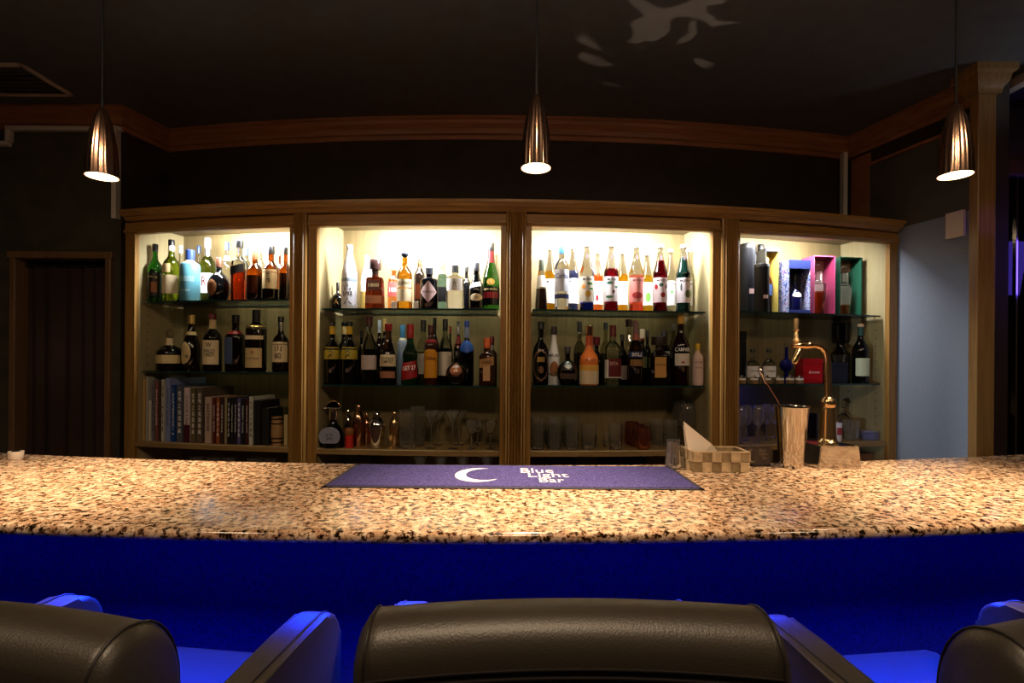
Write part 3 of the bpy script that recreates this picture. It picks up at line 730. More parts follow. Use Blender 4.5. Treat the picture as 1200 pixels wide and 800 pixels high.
# ------------------------------------------------------------------ bottles
PROF = {
 'whisky': [(0, 0), (.93, 0), (1, .018), (1, .56), (.97, .60), (.86, .64), (.62, .685), (.42, .72), (.36, .76), (.34, .82), (.34, .95), (.38, .955), (.38, 1)],
 'round': [(0, 0), (.9, 0), (1, .03), (1, .50), (.95, .56), (.78, .62), (.5, .67), (.36, .70), (.33, .76), (.33, 1)],
 'wine': [(0, 0), (.93, 0), (1, .018), (1, .53), (.97, .57), (.85, .62), (.6, .68), (.42, .73), (.36, .78), (.34, 1)],
 'syrup': [(0, 0), (.93, 0), (1, .02), (.97, .04), (.97, .50), (1.0, .53), (1.02, .56), (1.0, .59), (.88, .62), (.74, .67), (.6, .73), (.47, .80), (.40, .86), (.36, .9), (.36, .94), (.42, .945), (.42, .96), (.36, .965), (.36, 1)],
 'sake': [(0, 0), (.95, 0), (1, .015), (1, .52), (.95, .57), (.8, .66), (.62, .75), (.48, .82), (.40, .88), (.36, .93), (.36, 1)],
 'burgundy': [(0, 0), (.95, 0), (1, .02), (1, .38), (.95, .46), (.82, .54), (.64, .62), (.48, .69), (.40, .75), (.36, .82), (.35, 1)],
 'cone': [(0, 0), (.96, 0), (1, .02), (1, .1), (.84, .42), (.68, .65), (.5, .78), (.4, .85), (.36, 1)],
 'squat': [(0, 0), (.92, 0), (1, .03), (1, .42), (.95, .48), (.72, .55), (.4, .60), (.26, .64), (.25, 1)],
 'globe': [(0, 0), (.55, 0), (.62, .01), (.8, .07), (.95, .18), (1, .30), (.97, .40), (.85, .50), (.64, .58), (.40, .63), (.26, .67), (.24, .75), (.24, 1)],
 'square': [(0, 0), (.94, 0), (1, .02), (1, .60), (.94, .64), (.66, .69), (.44, .72), (.40, .76), (.38, 1)],
 'decanter': [(0, 0), (.72, 0), (.78, .02), (1, .56), (.95, .60), (.6, .64), (.36, .67), (.32, .75), (.32, 1)],
 'tequila': [(0, 0), (.95, 0), (1, .02), (.90, .60), (.84, .63), (.42, .65), (.36, .68), (.36, 1)],
 'hour': [(0, 0), (.86, 0), (.95, .02), (1, .1), (.97, .25), (.84, .36), (.80, .41), (.88, .47), (.84, .53), (.62, .60), (.42, .68), (.36, .76), (.34, 1)],
 'apoth': [(0, 0), (.9, 0), (1, .03), (1, .68), (.93, .72), (.6, .76), (.36, .78), (.34, 1)],
 'bell': [(0, 0), (.93, 0), (1, .02), (1, .30), (.98, .40), (.9, .47), (.7, .53), (.5, .58), (.38, .63), (.34, .72), (.36, .95), (.34, 1)],
 'vodka': [(0, 0), (.94, 0), (1, .02), (1, .66), (.9, .71), (.6, .76), (.42, .79), (.4, 1)],
}
def interp(pr, z):
    for (r0, z0), (r1, z1) in zip(pr, pr[1:]):
        if z0 <= z <= z1 and z1 > z0: return r0 + (r1 - r0) * (z - z0) / (z1 - z0)
    return pr[-1][0]
def bottle_at(x, y, z, H, R, prof, glass, cap, label, name='bottle', liquid=None, fill=.5, sq=0, flat=1, cap0=.87, capr=1.12, capstyle='cyl', labels=(), texts=(), group=None, rz=0, cat='bottle', collar=None):
    root = empty(name, (x, y, z), rz, label, cat, group)
    pr = PROF[prof]
    def mult(r, a):
        if not sq: return 1
        k = sq * max(0, min(1, (r - .5) / .35)); m_ = 1 / max(abs(math.cos(a)), abs(math.sin(a))) ** .88
        return 1 + (m_ - 1) * k
    def surf(zf, a, eps=0):
        r = interp(pr, zf); q = (r * R + eps) * mult(r, a)
        return (q * math.sin(a), -q * math.cos(a) * flat if abs(math.cos(a)) > 1e-9 else 0, zf * H)
    body = [p for p in pr if p[1] < cap0]; body.append((interp(pr, cap0), cap0))
    if liquid is not None and not any(abs(p[1] - fill) < .01 for p in body):
        body.append((interp(pr, fill), fill)); body.sort(key=lambda p: p[1])
    mats = [glass] + ([liquid] if liquid is not None else [])
    bm = BM(); lathe(bm, [(r * R, zf * H) for r, zf in body], 28, fn=lambda r, zz, a: (surf(min(1, zz / H), a)[0] * (r / max(1e-6, interp(pr, zz / H) * R)), surf(min(1, zz / H), a)[1] * (r / max(1e-6, interp(pr, zz / H) * R))) if r > 0 else (0, 0))
    if liquid is not None:
        for f in bm.faces:
            if f.calc_center_median().z < fill * H: f.material_index = 1
    obj('body', bm, mats, root, smooth=38)
    nr = interp(pr, (cap0 + 1) / 2) * R
    c0, c1 = cap0 * H + .0004, H; r = nr * capr
    if capstyle == 'cyl': cp = [(0, c0), (r, c0), (r, c1 - .002), (r * .9, c1), (0, c1)]
    elif capstyle == 'ball': 
        hh_ = (c1 - c0) / 2; cp = [(0, c0), (nr * .9, c0)] + [(max(r, hh_ * .95) * math.cos(t * PI / 12), c0 + hh_ * 1.02 + hh_ * .98 * math.sin(t * PI / 12)) for t in range(-5, 6)] + [(0, c1)]
    elif capstyle == 'wide':
        cm_ = c0 + (c1 - c0) * .35; cp = [(0, c0), (nr, c0), (nr, cm_), (r, cm_ + .001), (r * 1.04, (cm_ + c1) / 2), (r, c1 - .002), (r * .94, c1), (0, c1)]
    elif capstyle == 'flared': cp = [(0, c0), (nr, c0), (nr * .95, c1 - .008), (r, c1 - .007), (r, c1 - .001), (0, c1)]
    obj('cap', lathe(BM(), cp, 20), cap, root, smooth=40)
    if collar: obj('neck_foil', lathe(BM(), [(interp(pr, collar[0]) * R * .9, collar[0] * H), (interp(pr, collar[0]) * R + .0006, collar[0] * H), (interp(pr, (collar[0] + collar[1]) / 2) * R + .0008, (collar[0] + collar[1]) / 2 * H), (interp(pr, collar[1]) * R + .0006, collar[1] * H), (interp(pr, collar[1]) * R * .9, collar[1] * H)], 20), collar[2], root, smooth=50)
    labs = []
    for lb in labels:
        z0_, z1_, m_, ha = lb[:4]; shape = lb[4] if len(lb) > 4 else 'rect'; off = math.radians(lb[5]) if len(lb) > 5 else 0; eps = lb[6] if len(lb) > 6 else .0007
        nr_, nc_ = (3 if shape in ('rect', 'tilt') else 12), max(6, int(ha / 4))
        bm = BM(); rows = []
        for i in range(nr_ + 1):
            v_ = -1 + 2 * i / nr_; k = {'rect': 1, 'oval': math.sqrt(max(.004, 1 - v_ * v_)), 'diamond': max(.04, 1 - abs(v_) * .98), 'tilt': 1}[shape]
            row = []
            for j in range(nc_ + 1):
                u_ = -1 + 2 * j / nc_; zt_ = (z0_ + z1_) / 2 + (z1_ - z0_) / 2 * v_ + (.03 * u_ if shape == 'tilt' else 0)
                row.append(bm.verts.new(surf(zt_, math.radians(ha) * u_ * k + off, eps)))
            rows.append(row)
        for i in range(nr_):
            for j in range(nc_): bm.faces.new((rows[i][j], rows[i][j + 1], rows[i + 1][j + 1], rows[i + 1][j]))
        labs.append(obj('label', bm, m_, root, smooth=60))
    if texts:
        bm = BM(); mm = []
        for t in texts:
            s_, zc, hf, wf, m_ = t[:5]; rot = t[5] if len(t) > 5 else 0
            if m_ not in mm: mm.append(m_)
            def pl(tx_, ty_, zc=zc, rot=rot):
                x2, y2 = tx_ * math.cos(rot) - ty_ * math.sin(rot), tx_ * math.sin(rot) + ty_ * math.cos(rot)
                zf = zc + y2 / H; rr = max(interp(pr, zf) * R, .004)
                a = math.asin(max(-.95, min(.95, x2 / (rr * (mult(interp(pr, zf), 0))))))
                if sq > .5: 
                    p = surf(zf, 0, .0013); return (x2, p[1], p[2])
                return surf(zf, a, .0014)
            lines = s_ if isinstance(s_, tuple) else (s_,)
            for li, s1 in enumerate(lines):
                text_into(bm, s1, wf * 2 * R, hf * H, (lambda tx_, ty_, li=li, n_=len(lines): pl(tx_, ty_ + ((n_ - 1) / 2 - li) * hf * H * 1.15)), mm.index(m_))
        obj('lettering', bm, mm, labs[0] if labs else root)
    return root
LEV = {0: 'top', 1: 'middle', 2: 'bottom'}
BG = {}
def Bt(bay, lev, px, ytop, wpx, off, prof, glass, cap, label, turn=0, **k):
    z = GS[bay][lev] + .0004; x, y = hit(px, off)
    R = wpx * y / F / 2 * (.93 if not k.get('sq') else .9); x, y = place(px, off, R * (1.15 if k.get('sq') else 1), bay); H = zat(px, ytop, y) - z
    th = math.atan2(x - AX, AY - y)
    rz = th * .5 - math.atan2(x, y) * .35 + math.radians(turn)
    ords = {1: 'book', 2: 'sake', 3: 'syrup', 4: 'decanter'}
    g = 'bottles on the %s shelf of the %s cabinet' % (LEV[lev], ords[bay])
    k.setdefault('group', g)
    return bottle_at(x, y, z, H, R, prof, glass, cap, label, rz=rz, **k)
blk = pm((14, 13, 14), .35); cream = pm((225, 205, 165)); creamd = pm((200, 175, 125)); wht = pm((235, 232, 228)); ink = pm((28, 22, 20)); gold = mat('gold_foil', (.75, .5, .18), .3, 1); silver = mat('silver_foil', (.7, .7, .7), .25, 1)
navy = pm((30, 50, 95), .35); redc = pm((150, 18, 26), .4); dred = pm((90, 12, 18), .4); yel = pm((205, 165, 30), .4)
gclear = gm((246, 248, 246)); amber = gm((158, 72, 10)); damber = gm((120, 40, 8)); gamb = gm((205, 130, 30)); green = gm((40, 100, 25)); ygreen = gm((125, 150, 35)); dkb = dark((16, 8, 5)); dkg = dark((8, 20, 10)); blackg = dark((8, 8, 10)); brown = dark((50, 20, 8))
F0, F1, F2 = .075, .155, .235           # rows: front, second, back
# ---- first cabinet, top shelf
Bt(1, 0, 181, 286, 17, F0, 'whisky', gm((35, 105, 25)), blk, 'green glass bottle with black lower label, nearest the left side panel, top shelf', labels=[(.1, .5, blk, 80), (.16, .34, pm((150, 90, 40)), 22, 'rect', 20, .001)], texts=[('Ardbeg', .42, .05, .7, creamd)])
Bt(1, 0, 200, 281, 19, F0, 'whisky', ygreen, blk, 'olive glass bottle with wide cream label and black cap', labels=[(.12, .42, cream, 75), (.46, .60, creamd, 40, 'rect', -20)], cap0=.9, collar=(.82, .9, wht))
Bt(1, 0, 211, 288, 12, F1 + .02, 'whisky', gclear, pm((190, 205, 215)), 'small clear bottle with pale cap half hidden behind the olive and sky-blue bottles', labels=[(.15, .5, wht, 70)])
Bt(1, 0, 222, 293, 23, F0, 'apoth', pm((80, 135, 150), .35), navy, 'sky-blue opaque whisky bottle with a dark navy cap', cap0=.8, capr=1.3, labels=[], texts=[(('BRUICH', 'LADDICH'), .42, .045, .7, pm((175, 200, 200))), ('ISLAY', .2, .03, .45, pm((175, 200, 200)))], collar=(.74, .8, creamd))
Bt(1, 0, 232, 288, 11, F2 - .03, 'whisky', gclear, navy, 'slim clear bottle with navy cap behind the sky-blue bottle')
Bt(1, 0, 242.6, 279, 19, F1 + .02, 'whisky', ygreen, pm((120, 125, 130), .3), 'tall yellow-green bottle with grey foil cap and white label', labels=[(.15, .45, wht, 70)], texts=[('R', .33, .14, .3, dred)], cap0=.84, collar=(.72, .84, silver))
Bt(1, 0, 256, 302, 27, F0 - .01, 'globe', blackg, pm((95, 55, 35)), 'round black globe bottle with an oval brown picture label', labels=[(.1, .48, pm((130, 85, 50)), 34, 'oval', -22)], cap0=.78, capr=1.2)
Bt(1, 0, 265, 284, 14, F2 - .03, 'whisky', gclear, navy, 'clear bottle with blue and white cap rising behind the black globe bottle', liquid=gamb, fill=.35, labels=[(.7, .78, wht, 170)])
Bt(1, 0, 280, 282, 18, F0, 'square', gclear, blk, 'angular clear bottle of red-amber spirit with a slanting black label and black cap', liquid=gm((140, 38, 8)), fill=.52, sq=.8, labels=[(.44, .58, blk, 52, 'tilt')], cap0=.88, capr=1.35)
Bt(1, 0, 288, 291, 12, F2 - .03, 'vodka', gclear, navy, 'clear bottle with short blue cap behind the slanting-label bottle')
Bt(1, 0, 298, 290, 19, F0, 'round', amber, pm((120, 75, 40)), 'amber round-shouldered bottle with tan stopper and dark narrow label', labels=[(.12, .46, brown, 40)], liquid=dkb, fill=.46, cap0=.76, capr=1.2)
Bt(1, 0, 305, 286, 10, F2 - .03, 'whisky', gclear, wht, 'clear bottle with white cap, only its neck showing between two amber bottles')
Bt(1, 0, 317, 288, 20, F0, 'round', amber, blk, 'amber bottle with cream label of two black characters and a black cap', labels=[(.2, .55, creamd, 62)], texts=[(('竹', '鶴'), .40, .09, .25, ink)], cap0=.84, capr=1.25, liquid=dkb, fill=.2)
Bt(1, 0, 327, 292, 9, F2 - .03, 'whisky', brown, pm((110, 60, 45)), 'brown bottle with copper cap peeking out behind the two-character bottle')
Bt(1, 0, 334, 290, 15, F0, 'round', amber, blk, 'amber bottle with clear shoulders partly hidden by the right-hand frame, top shelf', labels=[(.3, .5, brown, 50)], liquid=dkb, fill=.4)
# ---- first cabinet, middle shelf
Bt(1, 1, 199, 386, 30, F0, 'squat', dkb, clear, 'broad squat dark bottle with a banner label and glass ball stopper', labels=[(.18, .38, creamd, 75)], capstyle='ball', cap0=.8, collar=(.62, .79, cream))
Bt(1, 1, 224, 369, 21, F0 + .02, 'burgundy', dkb, gold, 'dark bottle with gold cap and a round tan label', labels=[(.12, .52, creamd, 48, 'oval', -25)], texts=[('*', .26, .07, .2, ink)], cap0=.84, collar=(.64, .70, creamd))
Bt(1, 1, 249, 368, 22, F0, 'whisky', dkb, dred, 'dark bourbon bottle with dark red cap and large ruled cream label', labels=[(.12, .54, cream, 62)], texts=[('W', .46, .08, .3, ink), (('WILD', 'TURKEY'), .32, .06, .6, ink)], cap0=.9, collar=(.74, .9, creamd))
Bt(1, 1, 276, 369, 22, F0, 'square', dkb, blk, 'dark square bottle with red shoulders and a slate-blue label', sq=.7, labels=[(.14, .6, pm((62, 78, 112)), 25, 'rect', -22), (.66, .72, redc, 90)], cap0=.86)
Bt(1, 1, 300, 363, 25, F0, 'apoth', dkb, blk, 'dark bottle with tall black neck and a rounded cream label with a badge', labels=[(.07, .38, creamd, 52), (.52, .58, cream, 60)], texts=[('Courvoisier', .22, .03, .6, ink), ('o', .31, .05, .14, redc)], cap0=.80, capr=1.1, collar=(.70, .75, gold))
Bt(1, 1, 329, 371, 20, F0, 'round', dkb, blk, 'dark bottle with cream label bearing brush-painted characters, beside the frame', labels=[(.18, .54, cream, 70)], texts=[(('山', '崎'), .36, .12, .4, ink)], cap0=.9, collar=(.75, .9, silver))
# ---- second cabinet, top shelf
Bt(2, 0, 393, 331, 14, F1, 'squat', blackg, blk, 'small black bottle with gold lettering in the corner behind the white sake bottle', texts=[('A', .3, .18, .4, gold)], cap0=.75)
Bt(2, 0, 408.7, 287, 19, F0, 'sake', pm((236, 238, 242), .25), wht, 'tall white sake bottle with black brushed characters down its side', labels=[(.42, .47, pm((150, 165, 180)), 85), (.05, .41, pm((226, 228, 238)), 75)], texts=[(('吉', '四', '六'), 0.22, .095, .52, ink)], cap0=.95, capr=1.1)
Bt(2, 0, 429.5, 300, 16, F2 - .03, 'sake', pm((236, 238, 236), .25), wht, 'white sake bottle half hidden behind the brown square tequila bottle', labels=[(.03, .35, pm((150, 125, 60)), 80)], cap0=.93, capr=1.2)
Bt(2, 0, 439, 304.5, 24, F0, 'tequila', gm((95, 36, 16)), pm((60, 38, 35), .25), 'brown square bottle lettered 1800 with a broad dark stopper', sq=.95, flat=.8, labels=[(.36, .58, pm((70, 28, 16), .3), 36), (.10, .26, pm((150, 90, 55), .35), 42)], texts=[('1800', .47, .07, .55, creamd)], cap0=.68, capr=1.75, capstyle='wide')
Bt(2, 0, 461, 308, 15, F1, 'square', gm((225, 150, 90)), pm((190, 140, 90)), 'peach-tinted bottle with wooden stopper and a pink label', sq=.6, labels=[(.28, .58, pm((215, 90, 85)), 50)], texts=[('100', .42, .1, .6, wht)], cap0=.84, capr=1.5)
Bt(2, 0, 473.5, 294, 19, F0, 'whisky', gm((200, 140, 30)), pm((35, 45, 60)), 'gold tequila bottle with black and cream label and a dark ball stopper', labels=[(.12, .34, cream, 75), (.36, .50, cream, 70)], texts=[('CUERVO', .43, .055, .8, ink)], cap0=.88, capr=1.5, capstyle='ball', liquid=None)
Bt(2, 0, 491, 295, 14, F2 - .03, 'whisky', dkb, pm((70, 110, 170)), 'brown whisky bottle with light blue and copper foil neck', cap0=.86, labels=[(.2, .45, brown, 70)], collar=(.72, .86, copper))
Bt(2, 0, 502.4, 314, 22, F0, 'apoth', blackg, pm((35, 38, 50)), 'black apothecary bottle with a silver-pink diamond label', labels=[(.14, .66, pm((190, 160, 158), .35), 62, 'diamond')], texts=[("HENDRICK'S", .40, .05, .68, ink)], cap0=.84, capr=1.25)
Bt(2, 0, 517.8, 299, 13, F1, 'wine', gm((110, 150, 150)), pm((90, 110, 50)), 'pale bottle with olive green foil neck between the diamond label and clear gin bottles', cap0=.72, collar=(.66, .72, pm((90, 110, 50))), labels=[(.15, .42, blk, 80)])
Bt(2, 0, 532.7, 311, 23, F0, 'apoth', gclear, pm((40, 45, 45)), 'clear square-shouldered gin bottle with white label and black cap', sq=.35, labels=[(.40, .68, wht, 52)], texts=[('六', .55, .16, .22, ink), ('ROKU', .44, .04, .35, creamd)], cap0=.83, capr=1.2)
Bt(2, 0, 546, 312, 12, F2 - .03, 'whisky', blackg, blk, 'dark bottle with black cap showing between the clear gin and the ribboned cognac')
Bt(2, 0, 557.7, 308, 18, F0 - .012, 'burgundy', blackg, pm((50, 52, 60)), 'black cognac bottle with cream oval label and a white ribbon across the shoulder', labels=[(.16, .32, cream, 55, 'oval'), (.46, .56, wht, 60, 'tilt', -10)], texts=[('XO', .24, .045, .3, ink)], cap0=.82, capr=1.15)
Bt(2, 0, 575.3, 285, 22, F0 + .045, 'burgundy', gm((45, 100, 32)), blk, 'green cognac bottle with gold seal and red lettered label, black tall cap', labels=[(.07, .34, blackg, 80), (.17, .26, redc, 60), (.36, .46, gold, 26, 'oval')], texts=[('REMY MARTIN', .30, .03, .7, creamd)], cap0=.88, collar=(.7, .88, dred))
Bt(2, 0, 583, 289, 9, F2 - .03, 'wine', gclear, silver, 'clear bottle, only a sliver showing behind the green cognac bottle')
for i, (px, lb) in enumerate(((461, 'white price card between the brown and gold tequila bottles'), (487, 'white price card between the gold tequila and the diamond label bottle'))):
    x, y = hit(px, .037); z = GS[2][0] + .0004
    tag(obj('price_card', box(BM(), -.012, .012, -.0012, .0012, 0, .033, .0005), wht, loc=(x, y, z), rz=.0), lb, 'card', 'price cards on the glass shelf')
# ---- second cabinet, middle shelf
ylab = pm((170, 150, 40)); 
for px, wp, yt, lb in ((387.6, 20, 377, 'dark shochu bottle with yellow label and yellow neck band, first on the middle shelf'), (409.5, 21, 377, 'dark shochu bottle with yellow label, second on the middle shelf')):
    Bt(2, 1, px, yt, wp, F0, 'round', blackg, blk, lb, labels=[(.40, .59, ylab, 78)], texts=[(('大', '〆'), .5, .075, .3, ink)], cap0=.93, collar=(.80, .93, yel), group='yellow-labelled shochu bottles')
Bt(2, 1, 403, 377.5, 17, F2 - .04, 'round', blackg, blk, 'shochu bottle with cream neck band showing behind the second yellow-labelled bottle', cap0=.93, collar=(.8, .93, creamd))
Bt(2, 1, 423.5, 387, 10, F1, 'wine', blackg, blk, 'short black bottle squeezed behind the white-labelled wine-coloured bottle')
Bt(2, 1, 432.5, 371, 19, F0, 'wine', gm((200, 205, 195)), pm((70, 22, 30)), 'bottle with clear neck, dark wine inside and a pale pink label', liquid=blackg, fill=.52, labels=[(.22, .43, pm((200, 180, 175)), 80)], cap0=.85, capr=1.25)
Bt(2, 1, 444.5, 375, 11, F2, 'wine', dkb, pm((190, 195, 220)), 'bottle with pale violet foil neck behind the cream-labelled liqueur', cap0=.80)
Bt(2, 1, 450.5, 373, 11, F1 - .01, 'wine', dkb, pm((220, 190, 120)), 'bottle with cream gold foil neck beside the violet foil one', cap0=.80)
Bt(2, 1, 455, 379, 21, F0, 'burgundy', gm((150, 110, 90)), redc, 'liqueur bottle with red cap and cream label lettered over a dark base', liquid=blackg, fill=.56, labels=[(.30, .49, cream, 70), (.11, .22, pm((170, 115, 85)), 62)], texts=[(('SOUTHERN', 'COMFORT'), .40, .045, .7, ink)], cap0=.88, capr=1.25)
Bt(2, 1, 471.5, 381, 13, F1, 'vodka', pm((150, 170, 205), .3), pm((60, 130, 190), .4), 'frosted ice-blue bottle with a bright blue cap behind the green mint bottle', cap0=.79, capr=1.2, collar=(.74, .78, wht))
Bt(2, 1, 480.6, 380, 22, F0, 'hour', gm((12, 85, 38)), redc, 'waisted green mint liqueur bottle with red cap and slanting red label', labels=[(.10, .38, redc, 62, 'tilt')], texts=[('GET 27', .28, .07, .7, wht, .12)], cap0=.77, capr=1.15, liquid=gm((200, 225, 200)), fill=.0)
Bt(2, 1, 496, 375, 17, F1, 'wine', gm((215, 220, 205)), blk, 'clear wine-shaped bottle with black foil and white label behind the green mint bottle', liquid=gm((70, 60, 30)), fill=.5, labels=[(.16, .48, pm((205, 195, 180)), 80)], cap0=.82)
Bt(2, 1, 505, 381, 17, F0, 'vodka', brown, pm((70, 20, 18)), 'brown coffee liqueur bottle with a tall yellow arched label', labels=[(.12, .55, pm((205, 140, 25)), 70), (.5, .6, pm((205, 140, 25)), 55, 'oval')], texts=[('Kahlua', .45, .06, .75, dred)], cap0=.86, collar=(.70, .76, redc))
Bt(2, 1, 509, 372, 12, F2 - .03, 'wine', blackg, blk, 'black-capped bottle directly behind the yellow-labelled coffee liqueur', cap0=.8)
Bt(2, 1, 521.5, 374, 17, F1 - .02, 'wine', gm((190, 195, 185)), blk, 'wine-shaped bottle with black foil and pale script label, dark wine inside', liquid=blackg, fill=.55, labels=[(.14, .50, pm((205, 195, 180)), 80)], cap0=.82)
Bt(2, 1, 527.5, 382, 7, F2 + .02, 'wine', gm((20, 70, 35)), dred, 'small dark green bottle peeking out left of the crested round bottle')
Bt(2, 1, 537, 376, 12, F2 - .025, 'round', dkb, silver, 'bottle with silver-ringed neck and dark red shoulder behind the crested round bottle', cap0=.78, collar=(.6, .76, dred))
Bt(2, 1, 547, 376, 18, F1, 'round', blackg, pm((25, 50, 120)), 'dark bottle with blue foil neck and a round bright blue seal', cap0=.9, labels=[(.50, .70, pm((40, 90, 190)), 75, 'oval', 0, .003)], texts=[('MOZART', .6, .04, .5, wht)], collar=(.74, .9, pm((120, 130, 160))))
Bt(2, 1, 535, 411, 27, F0 - .01, 'globe', dkb, blk, 'low round dark bottle with an embossed bronze crest', labels=[(.28, .66, pm((120, 65, 35), .3), 36, 'oval')], cap0=.8, texts=[('W', .46, .15, .25, creamd)])
Bt(2, 1, 570.5, 396, 20, F0, 'square', brown, pm((200, 90, 30)), 'square brown orange-liqueur bottle with orange cap and tan ribbon label', sq=.85, labels=[(.40, .58, pm((165, 120, 70)), 44, 'tilt'), (.1, .42, pm((190, 150, 110)), 24, 'rect')], texts=[('COINTREAU', .49, .06, .6, ink, .1)], cap0=.78, capr=1.1)
Bt(2, 1, 576.5, 394, 13, F1 + .03, 'square', brown, dred, 'bottle with dark red cap behind the square orange-liqueur bottle', cap0=.82, collar=(.72, .82, silver))
# ---- third cabinet, top shelf: syrups
def syrup(px, ytop, wpx, off, liq, label, fill=.62, lab=wht, art=(), back=False, txt='MONIN', cap=None, glass=None):
    ls = [(.13, .50, lab, 85)] + [(a, b_, c, d_, 'oval', e_, .0013) for a, b_, c, d_, e_ in art]
    tx_ = [(txt, .455, .035, .62, ink)] if txt else []
    if not back: tx_ += [('I', .80, .07, .14, pm((90, 80, 85)))]
    return Bt(3, 0, px, ytop, wpx, off, 'syrup', glass or gclear, cap or pm((205, 200, 200)), label, liquid=liq, fill=fill, labels=ls, texts=tx_, cap0=.955, capr=1.15, group='syrup bottles on the glass shelf')
Bt(3, 0, 633.6, 304.5, 15, F0, 'cone', gm((225, 225, 220)), pm((45, 50, 35)), 'small tapered bottle with dark liquid and a white upper label, first on the syrup shelf', liquid=dark((30, 16, 12)), fill=.42, labels=[(.45, .68, wht, 70)], cap0=.78, group='bottles on the top shelf of the syrup cabinet')
lp = pm((228, 220, 220)); 
syrup(644, 289, 14, F2 - .05, gm((235, 175, 30)), 'yellow syrup bottle behind the small tapered bottle', back=True)
Bt(3, 0, 657.5, 288, 18, F0, 'vodka', gclear, pm((45, 90, 140), .3), 'clear cachaca bottle with blue cap and grey label lettered in blue', labels=[(.28, .62, pm((190, 190, 195)), 80), (.17, .24, pm((30, 35, 80)), 80)], texts=[('Cariba', .52, .08, .85, pm((25, 35, 90)))], cap0=.87, capr=1.1, group='bottles on the top shelf of the syrup cabinet')
syrup(670.5, 288, 15, F2 - .05, dark((22, 24, 40)), 'blue-black syrup bottle behind the blue-capped clear one', back=True)
syrup(687, 285.5, 18, F0, gm((12, 20, 105)), 'syrup bottle with orange fruit on a grey label over deep blue liquid at its foot', fill=.12, lab=pm((205, 195, 175)), art=[(.31, .38, pm((215, 140, 40)), 16, -32), (.19, .29, pm((200, 150, 60)), 26, 4), (.37, .41, pm((50, 110, 50)), 24, 20), (.30, .33, pm((50, 110, 50)), 20, 32)])
syrup(699.5, 294, 14, F2 - .05, gm((240, 120, 50)), 'orange syrup bottle between the deep blue and dark red ones', back=True, art=[(.18, .28, redc, 14, -10)])
syrup(715.4, 285.5, 18, F0, gm((95, 4, 14)), 'dark red syrup bottle with green leaves drawn on its white label', lab=lp, art=[(.385, .425, pm((30, 90, 60)), 26, -20), (.33, .36, pm((60, 110, 70)), 18, 38), (.18, .22, pm((60, 110, 70)), 30, -22), (.25, .30, dred, 10, 12)])
syrup(728.5, 294, 14, F2 - .05, gm((240, 180, 40)), 'yellow syrup bottle between the dark red and coral ones', back=True)
syrup(745, 287, 18, F0, gm((230, 90, 75)), 'coral pink syrup bottle with a coral label', fill=.54, lab=pm((225, 140, 130)), art=[(.18, .28, pm((175, 50, 50)), 45, 0)])
syrup(757.5, 296, 14, F2 - .05, gm((230, 190, 50)), 'pale yellow syrup bottle with green art behind the coral one', back=True, art=[(.18, .34, pm((110, 170, 70)), 30, 0)])
syrup(773, 287, 18, F0, gm((80, 2, 14)), 'crimson syrup bottle with red cherries on its label', fill=.76, lab=pm((225, 205, 205)), art=[(.2, .28, redc, 20, 10), (.32, .40, redc, 14, -45), (.33, .40, dred, 14, 45), (.36, .42, pm((40, 90, 60)), 18, -5)])
syrup(785, 292, 14, F2 - .05, gm((240, 245, 240)), 'colourless syrup bottle between the crimson and black-green ones', back=True, art=[(.3, .36, pm((90, 160, 80)), 14, 0)])
syrup(800, 287, 18, F0, dark((10, 30, 24)), 'black-green syrup bottle, rightmost of the front row of syrups', fill=.8, lab=pm((220, 208, 212)), art=[(.2, .32, pm((80, 90, 50)), 24, 25), (.3, .42, pm((70, 80, 75)), 8, -30)])
syrup(808, 292, 13, F2 - .05, gm((225, 232, 215)), 'colourless syrup bottle tucked behind the black-green one', back=True, art=[(.2, .4, pm((110, 150, 80)), 26, 0)])
# ---- third cabinet, middle shelf
Bt(3, 1, 633.6, 377, 20, F0, 'round', blackg, blk, 'ornate black bottle with a floral border and small gold label plate', labels=[(.06, .56, pm((120, 85, 70)), 62, 'oval'), (.09, .53, blackg, 52, 'oval', 0, .0012), (.36, .44, gold, 26, 'rect', 0, .0016), (.18, .30, pm((110, 70, 45)), 18, 'oval', 0, .0016)], cap0=.88, capr=1.25)
Bt(3, 1, 649, 382.5, 16, F0 + .06, 'burgundy', pm((238, 238, 240), .25), pm((35, 25, 28)), 'white coconut-rum bottle with black cap', texts=[('MALIBU', .50, .05, .75, ink)], labels=[(.14, .4, pm((170, 110, 70)), 40, 'oval'), (.14, .22, pm((60, 90, 70)), 45, 'oval')], cap0=.86, capr=1.35)
Bt(3, 1, 665, 406, 26.5, F0, 'globe', dkb, pm((45, 45, 50)), 'squat dark globe bottle with a small silver medallion on its shoulder', labels=[(.44, .54, silver, 26, 'oval'), (.16, .3, pm((75, 60, 50)), 50)], cap0=.82, capr=1.3)
Bt(3, 1, 679, 377, 15, F1 + .03, 'round', gm((150, 150, 120)), pm((30, 28, 30)), 'dark olive bottle with black and silver cap rising behind the globe bottle', cap0=.84, capr=1.25, collar=(.80, .835, silver), liquid=dark((25, 25, 20)), fill=.5)
Bt(3, 1, 690.3, 381.5, 24, F0, 'bell', mat('apricot_glaze', hexc(215, 110, 45), .25, coat=.5), copper, 'orange to cream stoneware liqueur bottle with copper cap', labels=[(.02, .24, pm((215, 195, 160)), 175), (.24, .34, pm((225, 165, 70)), 175)], texts=[('APRICOT', .42, .035, .55, dred)], cap0=.83, capr=1.15, collar=(.66, .82, pm((190, 80, 45))))
Bt(3, 1, 699, 394.5, 15, F1 + .02, 'round', dkb, dred, 'dark bottle with broad dark red cap behind the orange stoneware bottle', cap0=.82, capr=1.8, labels=[(.45, .52, silver, 40, 'oval')])
